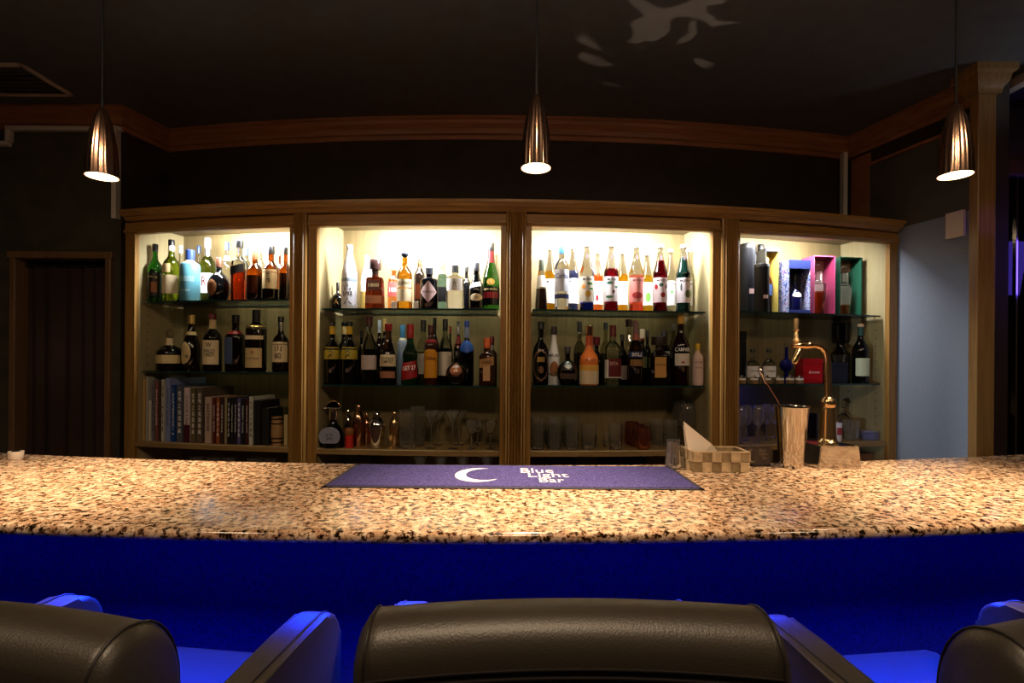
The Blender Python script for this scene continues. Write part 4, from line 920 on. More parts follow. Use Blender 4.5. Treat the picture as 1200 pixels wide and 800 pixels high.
Bt(3, 1, 709.5, 378, 14, F2 - .03, 'round', gm((200, 200, 150)), pm((25, 25, 30)), 'pale bottle with black cap behind the red-labelled clear bottle', cap0=.88, capr=1.25, liquid=dark((40, 40, 20)), fill=.5)
Bt(3, 1, 718, 381, 21, F0, 'square', gm((215, 220, 200)), dred, 'clear square bottle with dark red cap and red label between white side panels', sq=.6, labels=[(.12, .42, pm((200, 195, 190)), 80), (.14, .44, dred, 42, 'rect', 8, .0013)], texts=[('DITA', .36, .055, .5, pm((210, 160, 150)))], cap0=.8, capr=1.05)
Bt(3, 1, 729, 392, 13, F1, 'whisky', blackg, blk, 'black bottle with black cap and small label behind the red-labelled clear bottle', cap0=.86, labels=[(.1, .38, pm((150, 130, 125)), 60)])
Bt(3, 1, 737, 374, 16, F2 - .03, 'burgundy', gm((225, 220, 205)), pm((60, 40, 28)), 'pale decanter with dark wooden stopper and crystal collar standing in the back row', cap0=.88, capr=1.6, liquid=brown, fill=.45, collar=(.66, .76, silver))
Bt(3, 1, 745, 376, 18, F0, 'wine', gm((90, 60, 45)), pm((120, 85, 85)), 'dark liqueur bottle with mauve cap and navy label lettered in white', labels=[(.43, .52, navy, 80), (.30, .4, pm((130, 95, 50)), 60)], texts=[('BOLS', .475, .055, .65, wht)], cap0=.8, liquid=dkb, fill=.42, collar=(.7, .8, pm((150, 75, 60))))
Bt(3, 1, 752.5, 385.5, 13, F1 + .01, 'round', dkg, pm((215, 200, 185)), 'bottle with white and red cap behind the mauve-capped liqueur', cap0=.83, capr=1.4, collar=(.8, .83, redc), labels=[(.3, .5, pm((120, 120, 90)), 50)])
Bt(3, 1, 758.5, 387, 10, F2 - .03, 'whisky', blackg, blk, 'black-capped bottle in the back row left of the gold-labelled square bottle', cap0=.8)
Bt(3, 1, 772.3, 394.5, 25, F0, 'square', dkb, pm((35, 20, 15)), 'square dark amaretto bottle with gold label and broad square cap', sq=.95, flat=.7, labels=[(.16, .58, pm((190, 140, 70)), 30)], texts=[('DISARONNO', .42, .04, .5, ink)], cap0=.73, capr=2.1, capstyle='wide')
Bt(3, 1, 778, 388, 14, F1 + .03, 'vodka', blackg, pm((30, 22, 30)), 'bottle with black cap and white neck label rising behind the amaretto bottle', cap0=.86, capr=1.3, labels=[(.5, .62, pm((200, 205, 215)), 70)])
Bt(3, 1, 789, 379, 14, F2 + .005, 'wine', gm((170, 175, 165)), pm((170, 165, 160)), 'bottle with grey-white cap behind the gold-capped bitter bottle', cap0=.88, liquid=dkb, fill=.55)
Bt(3, 1, 797.5, 369, 22, F0 + .005, 'wine', dark((22, 6, 8)), pm((200, 150, 50)), 'tall dark bitter bottle with gold cap and white label', labels=[(.28, .45, pm((210, 200, 190)), 52), (.31, .34, redc, 10, 'oval', 0, .0013)], texts=[('CAMPARI', .505, .055, .78, wht)], cap0=.87, capr=1.05)
Bt(3, 1, 817.6, 402.5, 14, F0, 'vodka', pm((205, 180, 172), .35), yel, 'small pinkish-white bitters bottle with yellow cap beside the frame', cap0=.84, capr=1.1, texts=[('BITTERS', .55, .03, .6, ink), ('AROMATIC', .42, .02, .6, ink)], labels=[(.05, .64, pm((205, 178, 170)), 85)])
# ---- fourth cabinet, top shelf: tubes and open gift boxes
def at4(px, off): return hit(px, off)
G4 = 'boxes and tubes on the top shelf of the decanter cabinet'
z4 = GS[4][0] + .0004
def tube_box(px, ytop, wpx, off, m, label, tagc=True):
    x, y = hit(px, off); r = wpx * y / F / 2 * .95; H = zat(px, ytop, y) - z4
    t = empty('gift_tube', (x, y, z4), .15, label, 'gift tube', G4)
    obj('body', lathe(BM(), [(0, 0), (r, 0), (r, H * .93), (0, H * .93)], 32), m, t, smooth=40)
    obj('lid', lathe(BM(), [(0, H * .93), (r * 1.02, H * .93), (r * 1.02, H - .002), (r * .98, H), (0, H)], 32), blk, t, smooth=40)
    if tagc: 
        obj('price_tag', asweep(BM(), -.35, .35, [(0, H * .28), (-.0008, H * .28), (-.0008, H * .35), (0, H * .35)], 8, (0, 0, r + .0002)), pm((205, 170, 165)), t)
    return t, r, H
t, r, H = tube_box(875.5, 286, 18, .17, mat('tube_grey', hexc(20, 20, 24), .45, spec=.15), 'tall dark grey gift tube lettered down its side, at the left of the shelf')
bm = BM()
for i, ch_ in enumerate('MACALLAN'):
    text_into(bm, ch_, .008, .008, lambda x, y, i=i: ((r + .0008) * math.sin(.75 + x / r), -(r + .0008) * math.cos(.75 + x / r), H * .82 - i * .0125 + y))
obj('lettering', bm, pm((150, 155, 175)), t)
tube_box(890.5, 286.5, 7.5, .255, mat('tube_brown', hexc(26, 14, 12), .5, spec=.15), 'narrow dark brown gift tube behind the tall grey one', False)
t, r, H = tube_box(892, 309.7, 17, .08, mat('tube_black', hexc(16, 11, 10), .45, spec=.15), 'shorter black gift tube standing in front of the tall grey one')
def open_box(px0, px1, ytop, off, dep, name, label, outer, inner_side, inner_back, inner_top, wall_=.004, front_frame=None):
    xc, y = hit((px0 + px1) / 2, off); th = math.atan2(xc - AX, AY - y) * .6
    W = (px1 - px0) * y / F / math.cos(th) * .5 * .96; H = zat(px0, ytop, y) - z4
    g = empty(name, (xc, y, z4), th, label, 'gift box', G4)
    bm = BM(); box(bm, -W, -W + wall_, 0, dep, 0, H); box(bm, W - wall_, W, 0, dep, 0, H); box(bm, -W + wall_, W - wall_, 0, dep, H - wall_, H); box(bm, -W + wall_, W - wall_, 0, dep, 0, wall_); box(bm, -W + wall_, W - wall_, dep - wall_, dep, wall_, H - wall_)
    obj('shell', bm, outer, g)
    bm = BM(); e = .0012; a = W - wall_ - .0002
    box(bm, -a, -a + e, .002, dep - wall_ - .0002, wall_ + .001, H - wall_ - .001); box(bm, a - e, a, .002, dep - wall_ - .0002, wall_ + .001, H - wall_ - .001); box(bm, -a + e, a - e, .002, dep - wall_, H - wall_ - e - .0005, H - wall_ - .0005)
    obj('lining', bm, inner_side, g)
    obj('backing', box(BM(), -a + e, a - e, dep - wall_ - .002, dep - wall_ - .0002, wall_ + .001, H - wall_ - .002), inner_back, g)
    if inner_top: obj('insert', box(BM(), -a + e * 1.2, a - e * 1.2, dep * .82, dep - wall_ - .003, H * .80, H - wall_ - .003), inner_top, g)
    return g, W, H, xc, y, th
g, W, H, xc, y, th = open_box(895.5, 913.5, 291, .13, .085, 'gift_box', 'open yellow-lined gift box with a whisky bottle inside', pm((60, 58, 50)), pm((205, 180, 90)), pm((190, 165, 80)), None)
obj('lid_band', box(BM(), -W - .001, W + .001, -.001, .02, H - .016, H + .001, .001), pm((45, 45, 50), .3), g)
def inside(xc, y, th, lx, ly, H, R, prof, glass, cap, label, **k):
    X = xc + lx * math.cos(th) - ly * math.sin(th); Y = y + lx * math.sin(th) + ly * math.cos(th)
    return bottle_at(X, Y, z4 + .0045, H, R, prof, glass, cap, label, rz=th, group='bottles inside the gift boxes', **k)
inside(xc, y, th, -.004, .04, H * .86, .026, 'round', gm((190, 110, 30)), gold, 'whisky bottle with blue label inside the yellow-lined box', labels=[(.32, .52, pm((60, 80, 130)), 70)], liquid=dkb, fill=.5)
# floral box
floral = mat('floral_print', (.5, .55, .8), .5); N, L, b = nodes(floral); v = coords(floral)
L.new(ramp(floral, noise(floral, v, 55, 3, .7), [(.36, (.01, .02, .12)), (.46, (.12, .17, .42)), (.52, (.6, .62, .7)), (.58, (.16, .04, .2)), (.68, (.02, .04, .2))]), b.inputs['Base Color'])
g, W, H, xc, y, th = open_box(922, 950.5, 304.5, .085, .075, 'gift_box', 'blue floral gift box with a window showing a dark blue decanter', floral, floral, pm((30, 32, 50)), None)
obj('header_band', box(BM(), -W, W, -.003, -.0003, H * .84, H), pm((48, 60, 125), .4), g)
obj('bottom_band', box(BM(), -W, W, -.003, -.0003, 0, H * .07), pm((40, 50, 110), .4), g)
inside(xc, y, th, 0, .036, H * .74, .031, 'squat', dark((12, 14, 60)), blk, 'dark blue decanter with pale shoulder inside the floral box', labels=[(.40, .52, wht, 60, 'oval')], cap0=.84, capr=1.6)
g, W, H, xc, y, th = open_box(951.5, 980, 299.5, .12, .095, 'gift_box', 'open pink gift box with a half-full amber decanter inside', pm((150, 60, 98)), pm((115, 32, 62)), pm((245, 235, 232)), pm((150, 100, 75)))
inside(xc, y, th, -.008, .042, H * .88, .036, 'decanter', gclear, clear, 'half-full amber decanter inside the pink box', liquid=gm((115, 35, 8)), fill=.45, cap0=.84, capr=1.1, capstyle='ball', sq=.6)
g, W, H, xc, y, th = open_box(981.5, 1012, 301, .125, .095, 'gift_box', 'open green gift box with a nearly empty amber decanter inside', pm((14, 50, 36)), pm((24, 74, 54)), pm((245, 240, 235)), pm((150, 100, 75)))
inside(xc, y, th, -.008, .042, H * .86, .036, 'decanter', gclear, clear, 'nearly empty amber decanter inside the green box', liquid=gm((140, 80, 30)), fill=.22, cap0=.83, capr=1.1, capstyle='ball', sq=.2)
# ---- fourth cabinet, middle shelf
z = GS[4][1] + .0004
def item_box(px0, px1, ytop, off, dep, lev, name, label, m, cat='box', rz=None, group=None, lidm=None):
    z = GS[4][lev] + .0004; xc, y = hit((px0 + px1) / 2, off); W = (px1 - px0) * y / F * .5 * .93; H = zat(px0, ytop, y) - z
    th = math.atan2(xc - AX, AY - y) * .35 if rz is None else rz
    g = empty(name, (xc, y, z), th, label, cat, group)
    obj('body', box(BM(), -W, W, 0, dep, 0, H * .82 - .0008, .0015), m, g); obj('lid', box(BM(), -W - .0006, W + .0006, -.0006, dep + .0006, H * .82, H, .0015), lidm or m, g)
    return g, W, H
item_box(867.5, 875, 388, .18, .07, 1, 'black_carton', 'narrow black carton by the left frame of the decanter cabinet, middle shelf', blk)
for px, lb in ((882, 'clear bottle with white label, left of a matching pair beside the black carton'), (901, 'clear bottle with white label, right of a matching pair near the spoon')):
    Bt(4, 1, px, 409, 16, F0 + .03, 'round', gclear, blk, lb, labels=[(.18, .5, pm((225, 222, 228)), 75)], texts=[('NIKKA', .36, .05, .6, ink)], cap0=.9, capr=1.25, group='matching pair of clear bottles')
x, y = hit(921.5, .15)
fl = empty('blue_flask', (x, y, z), 0, 'round cobalt blue flask with a stopper on the middle shelf behind the tap handle', 'flask')
R = 15 * y / F / 2; Hh = zat(921.5, 402, y) - z
obj('body', lathe(BM(), [(0, 0), (R * .5, 0), (R * .45, .01), (R * .3, .03), (R * .3, Hh * .28)] + [(R * math.cos(a * PI / 14), Hh * .28 + R + R * math.sin(a * PI / 14)) for a in range(-5, 6)] + [(R * .25, Hh * .28 + R * 2.02), (R * .22, Hh * .9), (0, Hh * .9)], 28), mat('cobalt', hexc(18, 22, 110), .08, trans=.3), fl, smooth=50)
obj('stopper', lathe(BM(), [(0, Hh * .9), (R * .25, Hh * .9), (R * .35, Hh * .95), (R * .2, Hh), (0, Hh)], 16), clear, fl, smooth=50)
jc = plain('jar_brown', (.20, .11, .05), .4, 40)
first = None
for i, px in enumerate((869.5, 884, 899, 914, 926, 937)):
    x, y = hit(px, .048)
    side = ['nearest the left frame', 'second from the left frame', 'third from the left frame', 'below the blue flask', 'below the tap spout', 'nearest the red box'][i]
    lb = 'tiny brown jar with white band and chrome lid, ' + side
    if first is None:
        j = empty('condiment_jar', (x, y, z), 0, lb, 'jar', 'tiny jars along the front of the middle shelf'); r = .0185
        kids = [obj('body', lathe(BM(), [(0, 0), (r, 0), (r, .018), (0, .018)], 20), jc, j, smooth=40), obj('band', lathe(BM(), [(0, .0182), (r * 1.03, .0182), (r * 1.03, .027), (0, .027)], 20), wht, j, smooth=40), obj('lid', lathe(BM(), [(0, .0272), (r * .95, .0272), (r * .9, .033), (r * .35, .036), (r * .3, .042), (0, .043)], 20), chrome, j, smooth=40)]
        first = j
    else:
        j = first.copy(); C.objects.link(j); j.location = (x, y, z); j['label'] = lb
        for k_ in kids: c = k_.copy(); C.objects.link(c); c.parent = j
g, W, H = item_box(940, 966, 420, .10, .07, 1, 'red_box', 'square red presentation box lettered in white script behind the tap neck', mat('red_card', hexc(165, 14, 28), .35))
bm = BM(); text_into(bm, 'Baccarat', W * 1.1, .013, lambda x, y: (x + W * .1, -.0012, H * .45 + y), shear=.3); obj('lettering', bm, pm((230, 190, 190)), g)
item_box(973, 995, 424.5, .08, .09, 1, 'navy_box', 'dark navy box with a cut crystal bowl on it', pm((22, 24, 44), .4))
x, y = hit(984, .12); zz = zat(984, 424.5, hit(984, .08)[1]) 
cutg = gclear
bm = BM(); r = .034
prof = [(r * .7, 0), (r * .75, .003), (r * .97, .04), (r, .0415)]
lathe(bm, [(0, 0)] + prof + [(r * .9, .0415), (r * .68, .006), (0, .005)], 24, fn=lambda rr, zz_, a: (rr * (1 + .04 * math.cos(12 * a)) * math.sin(a), -rr * (1 + .04 * math.cos(12 * a)) * math.cos(a)))
tag(obj('crystal_bowl', bm, cutg, smooth=30, loc=(x, y, zz + .0008)), 'cut crystal bowl standing on the dark navy box', 'bowl')
x, y = hit(985, .222)
hb = empty('black_decanter', (x, y, z), 0, 'broad black decanter with a flat top in the dark corner of the middle shelf', 'decanter')
obj('body', lathe(BM(), [(0, 0), (.048, 0), (.05, .01), (.05, .16), (.03, .18), (.022, .2), (.022, .215), (0, .215)], 28), blackg, hb, smooth=40)
obj('stopper', lathe(BM(), [(0, .2155), (.035, .2155), (.045, .225), (.045, zat(985, 379, y) - z), (0, zat(985, 379, y) - z)], 24), blackg, hb, smooth=40)
Bt(4, 1, 1008.5, 379.5, 19, F0 + .01, 'wine', blackg, pm((200, 160, 130)), 'black wine-shaped bottle with pale green label beside the perforated side panel', labels=[(.12, .42, pm((195, 205, 180)), 62)], cap0=.95, collar=(.8, .95, pm((35, 70, 65))))
# ---- books
zb = GS[1][2] + .0004
books = [ # px0, px1, ytop, colour, depth, tilt, label
 (167.8, 170.6, 444, (190, 150, 90), .21, 'tan-spined book, first in the row by the side panel'),
 (171.2, 174.2, 441, (165, 160, 150), .26, 'tall grey-white paperback, second in the row'),
 (174.5, 177.6, 469, (200, 195, 180), .17, 'short white booklet standing low between tall books'),
 (178, 181.5, 445, (110, 110, 115), .26, 'tall grey magazine with plain spine'),
 (181.8, 186.2, 446, (120, 70, 68), .26, 'tall red-mottled magazine beside the grey one'),
 (186.8, 189, 445, (65, 50, 45), .25, 'thin dark brown tall book'),
 (189.3, 193, 444.5, (190, 185, 170), .25, 'white tall book left of the periwinkle binder'),
 (194, 200, 443, (125, 135, 180), .25, 'wide periwinkle blue binder'),
 (200.8, 206.2, 451, (22, 62, 130), .22, 'bright blue book with white dots on its spine'),
 (206.8, 215, 451.5, (82, 86, 98), .23, 'wide slate grey book'),
 (215.6, 223.2, 454, (205, 185, 185), .21, 'pale pink book with a maroon foot on its spine'),
 (223.6, 230, 454.5, (95, 82, 55), .22, 'olive book with big black characters'),
 (230.4, 238.4, 454, (90, 75, 65), .22, 'grey-brown book with a patterned spine'),
 (239.8, 249, 465, (180, 155, 140), .17, 'cream pink paperback with tiny print'),
 (249.6, 253.4, 466, (85, 20, 18), .16, 'dark red paperback'),
 (253.8, 258, 466, (150, 80, 45), .16, 'orange-brown paperback'),
 (258.4, 263.2, 466, (55, 32, 28), .16, 'dark brown paperback'),
 (263.6, 266.4, 465.5, (150, 135, 100), .16, 'thin tan paperback'),
 (266.8, 270.3, 466, (18, 18, 22), .16, 'black paperback with white print, next to the thin tan one'),
 (270.7, 274.3, 466, (22, 24, 28), .16, 'charcoal paperback with white print'),
 (274.7, 278.2, 466, (35, 28, 40), .16, 'plum-black paperback'),
 (278.6, 282.6, 466.5, (88, 86, 135), .16, 'violet-blue paperback'),
 (283, 287.4, 467, (16, 16, 24), .16, 'black paperback with large white characters'),
 (287.8, 291.8, 467, (60, 20, 24), .16, 'maroon-black paperback'),
 (292.2, 297, 464.5, (190, 190, 180), .18, 'white book at the end of the paperbacks'),
 (297.6, 306.4, 469, (18, 18, 18), .16, 'thick black book after the white one'),
 (306.8, 316, 478, (24, 26, 26), .12, 'short thick black book at the end of the row')]
paper = mat('page_block', (.62, .56, .46), .9)
for i, (a, b_, yt, col, dep, lb) in enumerate(books):
    off = .045; xc, y = hit((a + b_) / 2, off); x0, _ = hit(a, off); x1, _ = hit(b_, off)
    th = math.atan2(xc - AX, AY - y); dep = min(dep, .232)
    W = (b_ - a) * y / F * .94 / 2; H = zat(a, yt, y) - zb
    g = empty('book', (xc, y, zb), th, lb + ', book shelf', 'book', 'books on the bottom shelf of the first cabinet')
    m_ = pm(col, .55); t_ = min(.0022, W * .3)
    bm = BM(); box(bm, -W, -W + t_, 0, dep, 0, H); box(bm, W - t_, W, 0, dep, 0, H); box(bm, -W, W, -.001, t_, 0, H, .0006)
    obj('cover', bm, m_, g)
    obj('pages', box(BM(), -W + t_ + .0001, W - t_ - .0001, t_ + .0002, dep - .003, .002, H - .003), paper, g)
    lum = sum(col) / 3; ic = pm((235, 230, 225)) if lum < 105 else pm((50, 40, 40))
    if W > .0065 and col not in ((18, 18, 18), (24, 26, 26)):
        bm = BM(); random.seed(i)
        n_ = 7; s_ = random.choice(('酒場入門教本集', '洋酒銘柄大全集', 'カクテル技術書', '世界之名酒事典'))
        if (i % 3) == 0 or col == (95, 82, 55):
            for q, chh in enumerate(s_): text_into(bm, chh, W * 1.1, H * .085, lambda x, y_, q=q: (x, -.0014, H * (.86 - q * .11) + y_))
        else:
            text_into(bm, random.choice(('COCKTAIL BOOK', 'WHISKY GUIDE', 'BARTENDER', 'COCKTAILS')), H * .6, W * .8, lambda x, y_: (y_, -.0014, H * .55 - x))
        obj('lettering', bm, ic, g)
    if col == (205, 185, 185): obj('spine_band', box(BM(), -W - .0003, W + .0003, -.0016, .002, 0, H * .32), pm((70, 18, 40)), g)
    if col == (22, 62, 130):
        bm = BM()
        for zq, rq in ((.92, .002), (.5, .003), (.14, .005), (.22, .003)): 
            vs = [bm.verts.new((rq * math.cos(a_ * PI / 5), -.0014, H * zq + rq * math.sin(a_ * PI / 5))) for a_ in range(10)]; bm.faces.new(vs)
        obj('spine_dots', bm, wht, g)
# tan barrel tin and cream carton after the books
x, y = hit(325.5, .07); r = 13.5 * y / F / 2; H = zat(324.5, 488, y) - zb
g = empty('barrel_tin', (x, y, zb), 0, 'tan barrel-shaped tin with dark hoops at the end of the books', 'tin')
obj('body', lathe(BM(), [(0, 0), (r * .92, 0), (r, H * .3), (r, H * .7), (r * .92, H), (0, H)], 28), plain('barrel_tan', (.36, .2, .08), .5, 30), g, smooth=50)
for zq in (.08, .22, .74, .9): obj('hoop', lathe(BM(), [(r * .9, zq * H), (r * 1.02, zq * H), (r * 1.02, (zq + .05) * H), (r * .9, (zq + .05) * H)], 28), pm((40, 22, 12)), g, smooth=50)
x, y = hit(335.5, .06); g = empty('small_carton', (x, y, zb), 0, 'small cream carton between the barrel tin and the frame', 'carton')
H = zat(335, 486, y) - zb
obj('body', box(BM(), -.009, .009, 0, .06, 0, H, .001), pm((190, 170, 120)), g); obj('flap', box(BM(), -.0093, .0093, -.0004, .06, H, H + .0015, .0004), pm((170, 150, 105)), g)

# ---- glassware
def gl_prof(kind, R, H):
    if kind == 'highball': return [(R * .9, 0), (R * .93, .003), (R, H)]
    if kind == 'rocks': return [(R * .78, 0), (R * .84, .003), (R, H)]
    if kind == 'mixing': return [(R * .9, 0), (R, .006), (R, H * .95), (R * 1.04, H)]
def tumbler(px, ytop, wpx, off, bay, lev, kind, label, group, cut=True, m=None, z=None):
    x, y = hit(px, off); z = GS[bay][lev] + .0004 if z is None else z; R = wpx * y / F / 2 * .93; x, y = place(px, off, R, bay); H = zat(px, ytop, y) - z
    pr = gl_prof(kind, R, H); t = .0022; base = max(.008, H * .12)
    outer = []
    n_ = 8
    for i in range(n_ + 1):
        zz = H * i / n_; outer.append((interp(pr, zz) if zz > .003 else pr[0][0], zz))
    inner = [(max(r_ - t, .001), max(z_, base)) for r_, z_ in outer if z_ >= base] 
    inner = [(interp(pr, base) - t, base)] + inner
    full = [(0, 0)] + outer + inner[::-1] + [(0, base)]
    bm = BM(); kf = (lambda r_, z_, a: r_ * (1 + (.06 * (1 if (round(a * 24 / (2 * PI)) + round(z_ / H * n_)) % 2 else -1) if (.004 < z_ < H * .62 and cut) else 0)))
    lathe(bm, full, 24, fn=(lambda r_, z_, a: (kf(r_, z_, a) * math.sin(a), -kf(r_, z_, a) * math.cos(a))))
    return tag(obj('tumbler_glass' if kind != 'mixing' else 'mixing_glass', bm, m or ware, smooth=16, loc=(x, y, z)), label, 'glass', group)
def stem_glass(px, ytop, wpx, off, bay, lev, kind, label, group, z=None, name='stem_glass'):
    x, y = hit(px, off); z = GS[bay][lev] + .0004 if z is None else z; R = wpx * y / F / 2 * .95; x, y = place(px, off, R, bay); H = zat(px, ytop, y) - z
    fr_ = R * .62; st = .0035
    foot = [(0, 0), (fr_, 0), (fr_, .0015), (fr_ * .4, .004), (st, .008)]
    if kind == 'martini': bowl = [(st, H * .55), (st * 1.4, H * .57), (R * .5, H * .78), (R, H)]
    elif kind == 'coupe': bowl = [(st, H * .5), (R * .5, H * .56), (R * .85, H * .68), (R, H * .84), (R * .98, H)]
    elif kind == 'wine': bowl = [(st, H * .42), (R * .45, H * .46), (R * .85, H * .55), (R, H * .68), (R * .95, H * .85), (R * .82, H)]
    elif kind == 'goblet': bowl = [(st, H * .35), (R * .5, H * .40), (R * .9, H * .52), (R, H * .70), (R * .9, H)]
    t = .0014
    inner = [(max(r_ - t, .0008), z_ + .0012) for r_, z_ in bowl[1:]][::-1]
    bm = BM(); lathe(bm, foot + bowl + inner + [(0, bowl[1][1] + .002)], 24)
    return tag(obj(name, bm, ware, smooth=50, loc=(x, y, z)), label, 'glass', group)
# second cabinet, bottom shelf: bar tools and glasses
z = GS[2][2] + .0004
x, y = place(389, .062, .052, 2)
g = empty('citrus_liqueur', (x, y, z), 0, 'low black bell-shaped bottle with a large round pale label printed with four marks', 'bottle'); g.name = 'bell_bottle'
R = .051
obj('body', lathe(BM(), [(0, 0), (R * .98, 0), (R, .01), (R, .045), (R * .85, .085), (R * .5, .108), (R * .36, .115), (R * .36, .135), (0, .135)], 32), blackg, g, smooth=50)
bm = BM(); cz_ = .058; rr = R * .99; vs = []
for i in range(32):
    a = 2 * PI * i / 32; vx_, vz_ = rr * math.cos(a), max(-.032, rr * .92 * math.sin(a))
    vs.append((vx_, vz_))
for yy in (-R - .0035, -R - .0015): pass
A_ = [bm.verts.new((p[0], -R - .0035, cz_ + p[1])) for p in vs]; B_ = [bm.verts.new((p[0], -R - .0012, cz_ + p[1])) for p in vs]
for i in range(32): bm.faces.new((A_[i], A_[(i + 1) % 32], B_[(i + 1) % 32], B_[i]))
bm.faces.new(A_); bm.faces.new(B_)
lab = obj('label', bm, pm((140, 142, 160), .5), g)
bm = BM()
for s_, xx, zz in (('N', -.010, .066), ('N', .010, .066), ('S', -.010, .048), ('S', .010, .048), ('*', 0, .05)): text_into(bm, s_, .009, .013, lambda x_, y_, xx=xx, zz=zz: (xx + x_, -R - .0042, zz + y_))
obj('print', bm, ink, lab)
obj('cap', lathe(BM(), [(0, .1355), (R * .42, .1355), (R * .42, .185), (0, .185)], 20), steel, g, smooth=40)
# julep strainer disc lying on the cap
g2 = empty('strainer', (x, y, z + .1858), 0, 'gold-rimmed cocktail strainer with side ear, upright on top of the bell-shaped bottle', 'strainer')
r_ = 17 * y / F / 2
bm = BM(); tube(bm, [(r_ * math.sin(PI / 2 - a * PI / 16), 0, r_ * .1 + r_ * math.cos(PI / 2 - a * PI / 16) if False else max(0, r_ * math.sin(a * PI / 16))) for a in range(17)], .0028, 8) if False else tube(bm, [(r_ * math.cos(a * PI / 12), 0, .0032 + r_ * math.sin(a * PI / 12)) for a in range(13)], .003, 8)
obj('rim', bm, brass, g2, smooth=60)
bm = BM(); vs = [bm.verts.new((r_ * .95 * math.cos(a * PI / 12), .001, .003 + r_ * .95 * math.sin(a * PI / 12))) for a in range(13)]; f = bm.faces.new(vs); bmesh.ops.solidify(bm, geom=[f], thickness=.0015)
obj('plate', bm, brass, g2)
obj('ear', box(BM(), -r_ - .014, r_ * .98, -.004, .004, 0, .0065, .002), steel, g2)
# red pepper pot with wooden head
x, y = hit(410, .06); g = empty('pepper_pot', (x, y, z), 0, 'small red pot with a round wooden head', 'pot')
r_ = 9.5 * y / F / 2
obj('body', lathe(BM(), [(0, 0), (r_, 0), (r_, .06), (0, .06)], 24), pm((190, 40, 38), .4), g, smooth=40)
obj('head', lathe(BM(), [(0, .0602), (r_ * .9, .0602), (r_ * 1.15, .070), (r_ * 1.15, .085), (r_ * .9, .096), (0, .098)], 24), pm((140, 85, 35), .45), g, smooth=50)
def shaker(px, ytop, wpx, off, m, label):
    x, y = hit(px, off); R = wpx * y / F / 2 * .95; H = zat(px, ytop, y) - z
    g = empty('cocktail_shaker', (x, y, z), 0, label, 'shaker', 'cobbler shakers on the bottom shelf of the sake cabinet')
    obj('body', lathe(BM(), [(0, 0), (R * .68, 0), (R * .72, .004), (R, H * .60), (0, H * .6)], 28), m, g, smooth=40)
    obj('shoulder', lathe(BM(), [(0, H * .602), (R, H * .602), (R * .95, H * .68), (R * .66, H * .80), (R * .48, H * .84), (0, H * .84)], 28), m, g, smooth=50)
    obj('cap', lathe(BM(), [(0, H * .842), (R * .44, H * .842), (R * .44, H * .95), (R * .3, H), (0, H)], 24), m, g, smooth=50)
shaker(420.5, 474, 15, .11, copper, 'tall copper-toned cocktail shaker behind the red pot')
shaker(408.5, 480, 12, .19, steel, 'dark-looking steel cocktail shaker in the back behind the wooden-headed pot')
shaker(441.7, 482, 21, .075, steel, 'wide steel cocktail shaker, at the front of the bottom shelf')
shaker(430, 484, 11, .17, copper, 'small copper-toned shaker between the wide steel and tall copper ones')
shaker(463, 482, 13, .13, brass, 'brass cocktail shaker left of the mixing glasses')
g = empty('jigger', (hit(458.5, .05)[0], hit(458.5, .05)[1], z), 0, 'brass double jigger in front of the brass shaker', 'jigger')
obj('lower_cup', lathe(BM(), [(0, 0), (.012, 0), (.0125, .001), (.004, .036), (0, .036)], 20), brass, g, smooth=40)
obj('upper_cup', lathe(BM(), [(0, .0365), (.004, .0365), (.017, .066), (.0155, .066), (.003, .04), (0, .04)], 20), brass, g, smooth=40)
tumbler(478, 480, 21, .08, 2, 2, 'mixing', 'cut mixing glass, the front one of a pair', 'mixing glasses')
tumbler(490, 475.5, 19, .16, 2, 2, 'mixing', 'cut mixing glass behind the front one', 'mixing glasses')
for px, yt, of, lb in ((506, 481, .08, 'martini glass nearest the mixing glasses'), (513.5, 481.5, .19, 'martini glass in the back row behind the first'), (531, 481, .08, 'martini glass at the front, beside the coupes'), (538.5, 481.5, .19, 'martini glass in the back row behind the coupes')):
    stem_glass(px, yt, 21, of, 2, 2, 'martini', lb, 'martini glasses on the bottom shelf', name='martini_glass')
for px, yt, of, lb in ((553, 492, .08, 'small coupe glass next to the martini glasses'), (575.5, 492, .08, 'small coupe glass nearest the middle pilaster'), (560, 493, .18, 'small coupe glass standing behind the first coupe')):
    stem_glass(px, yt, 15, of, 2, 2, 'coupe', lb, 'coupe glasses on the bottom shelf', name='coupe_glass')
z72 = .7104
for i, px in enumerate((494, 518, 544, 572)):
    stem_glass(px, 533.5, 22, .06, 2, 2, 'martini', ['martini glass below the wooden shelf, first from the left', 'martini glass below the wooden shelf, second from the left', 'martini glass below the wooden shelf, third from the left', 'martini glass below the wooden shelf, nearest the middle pilaster'][i], 'martini glasses on the lowest shelf', z=z72, name='martini_glass')
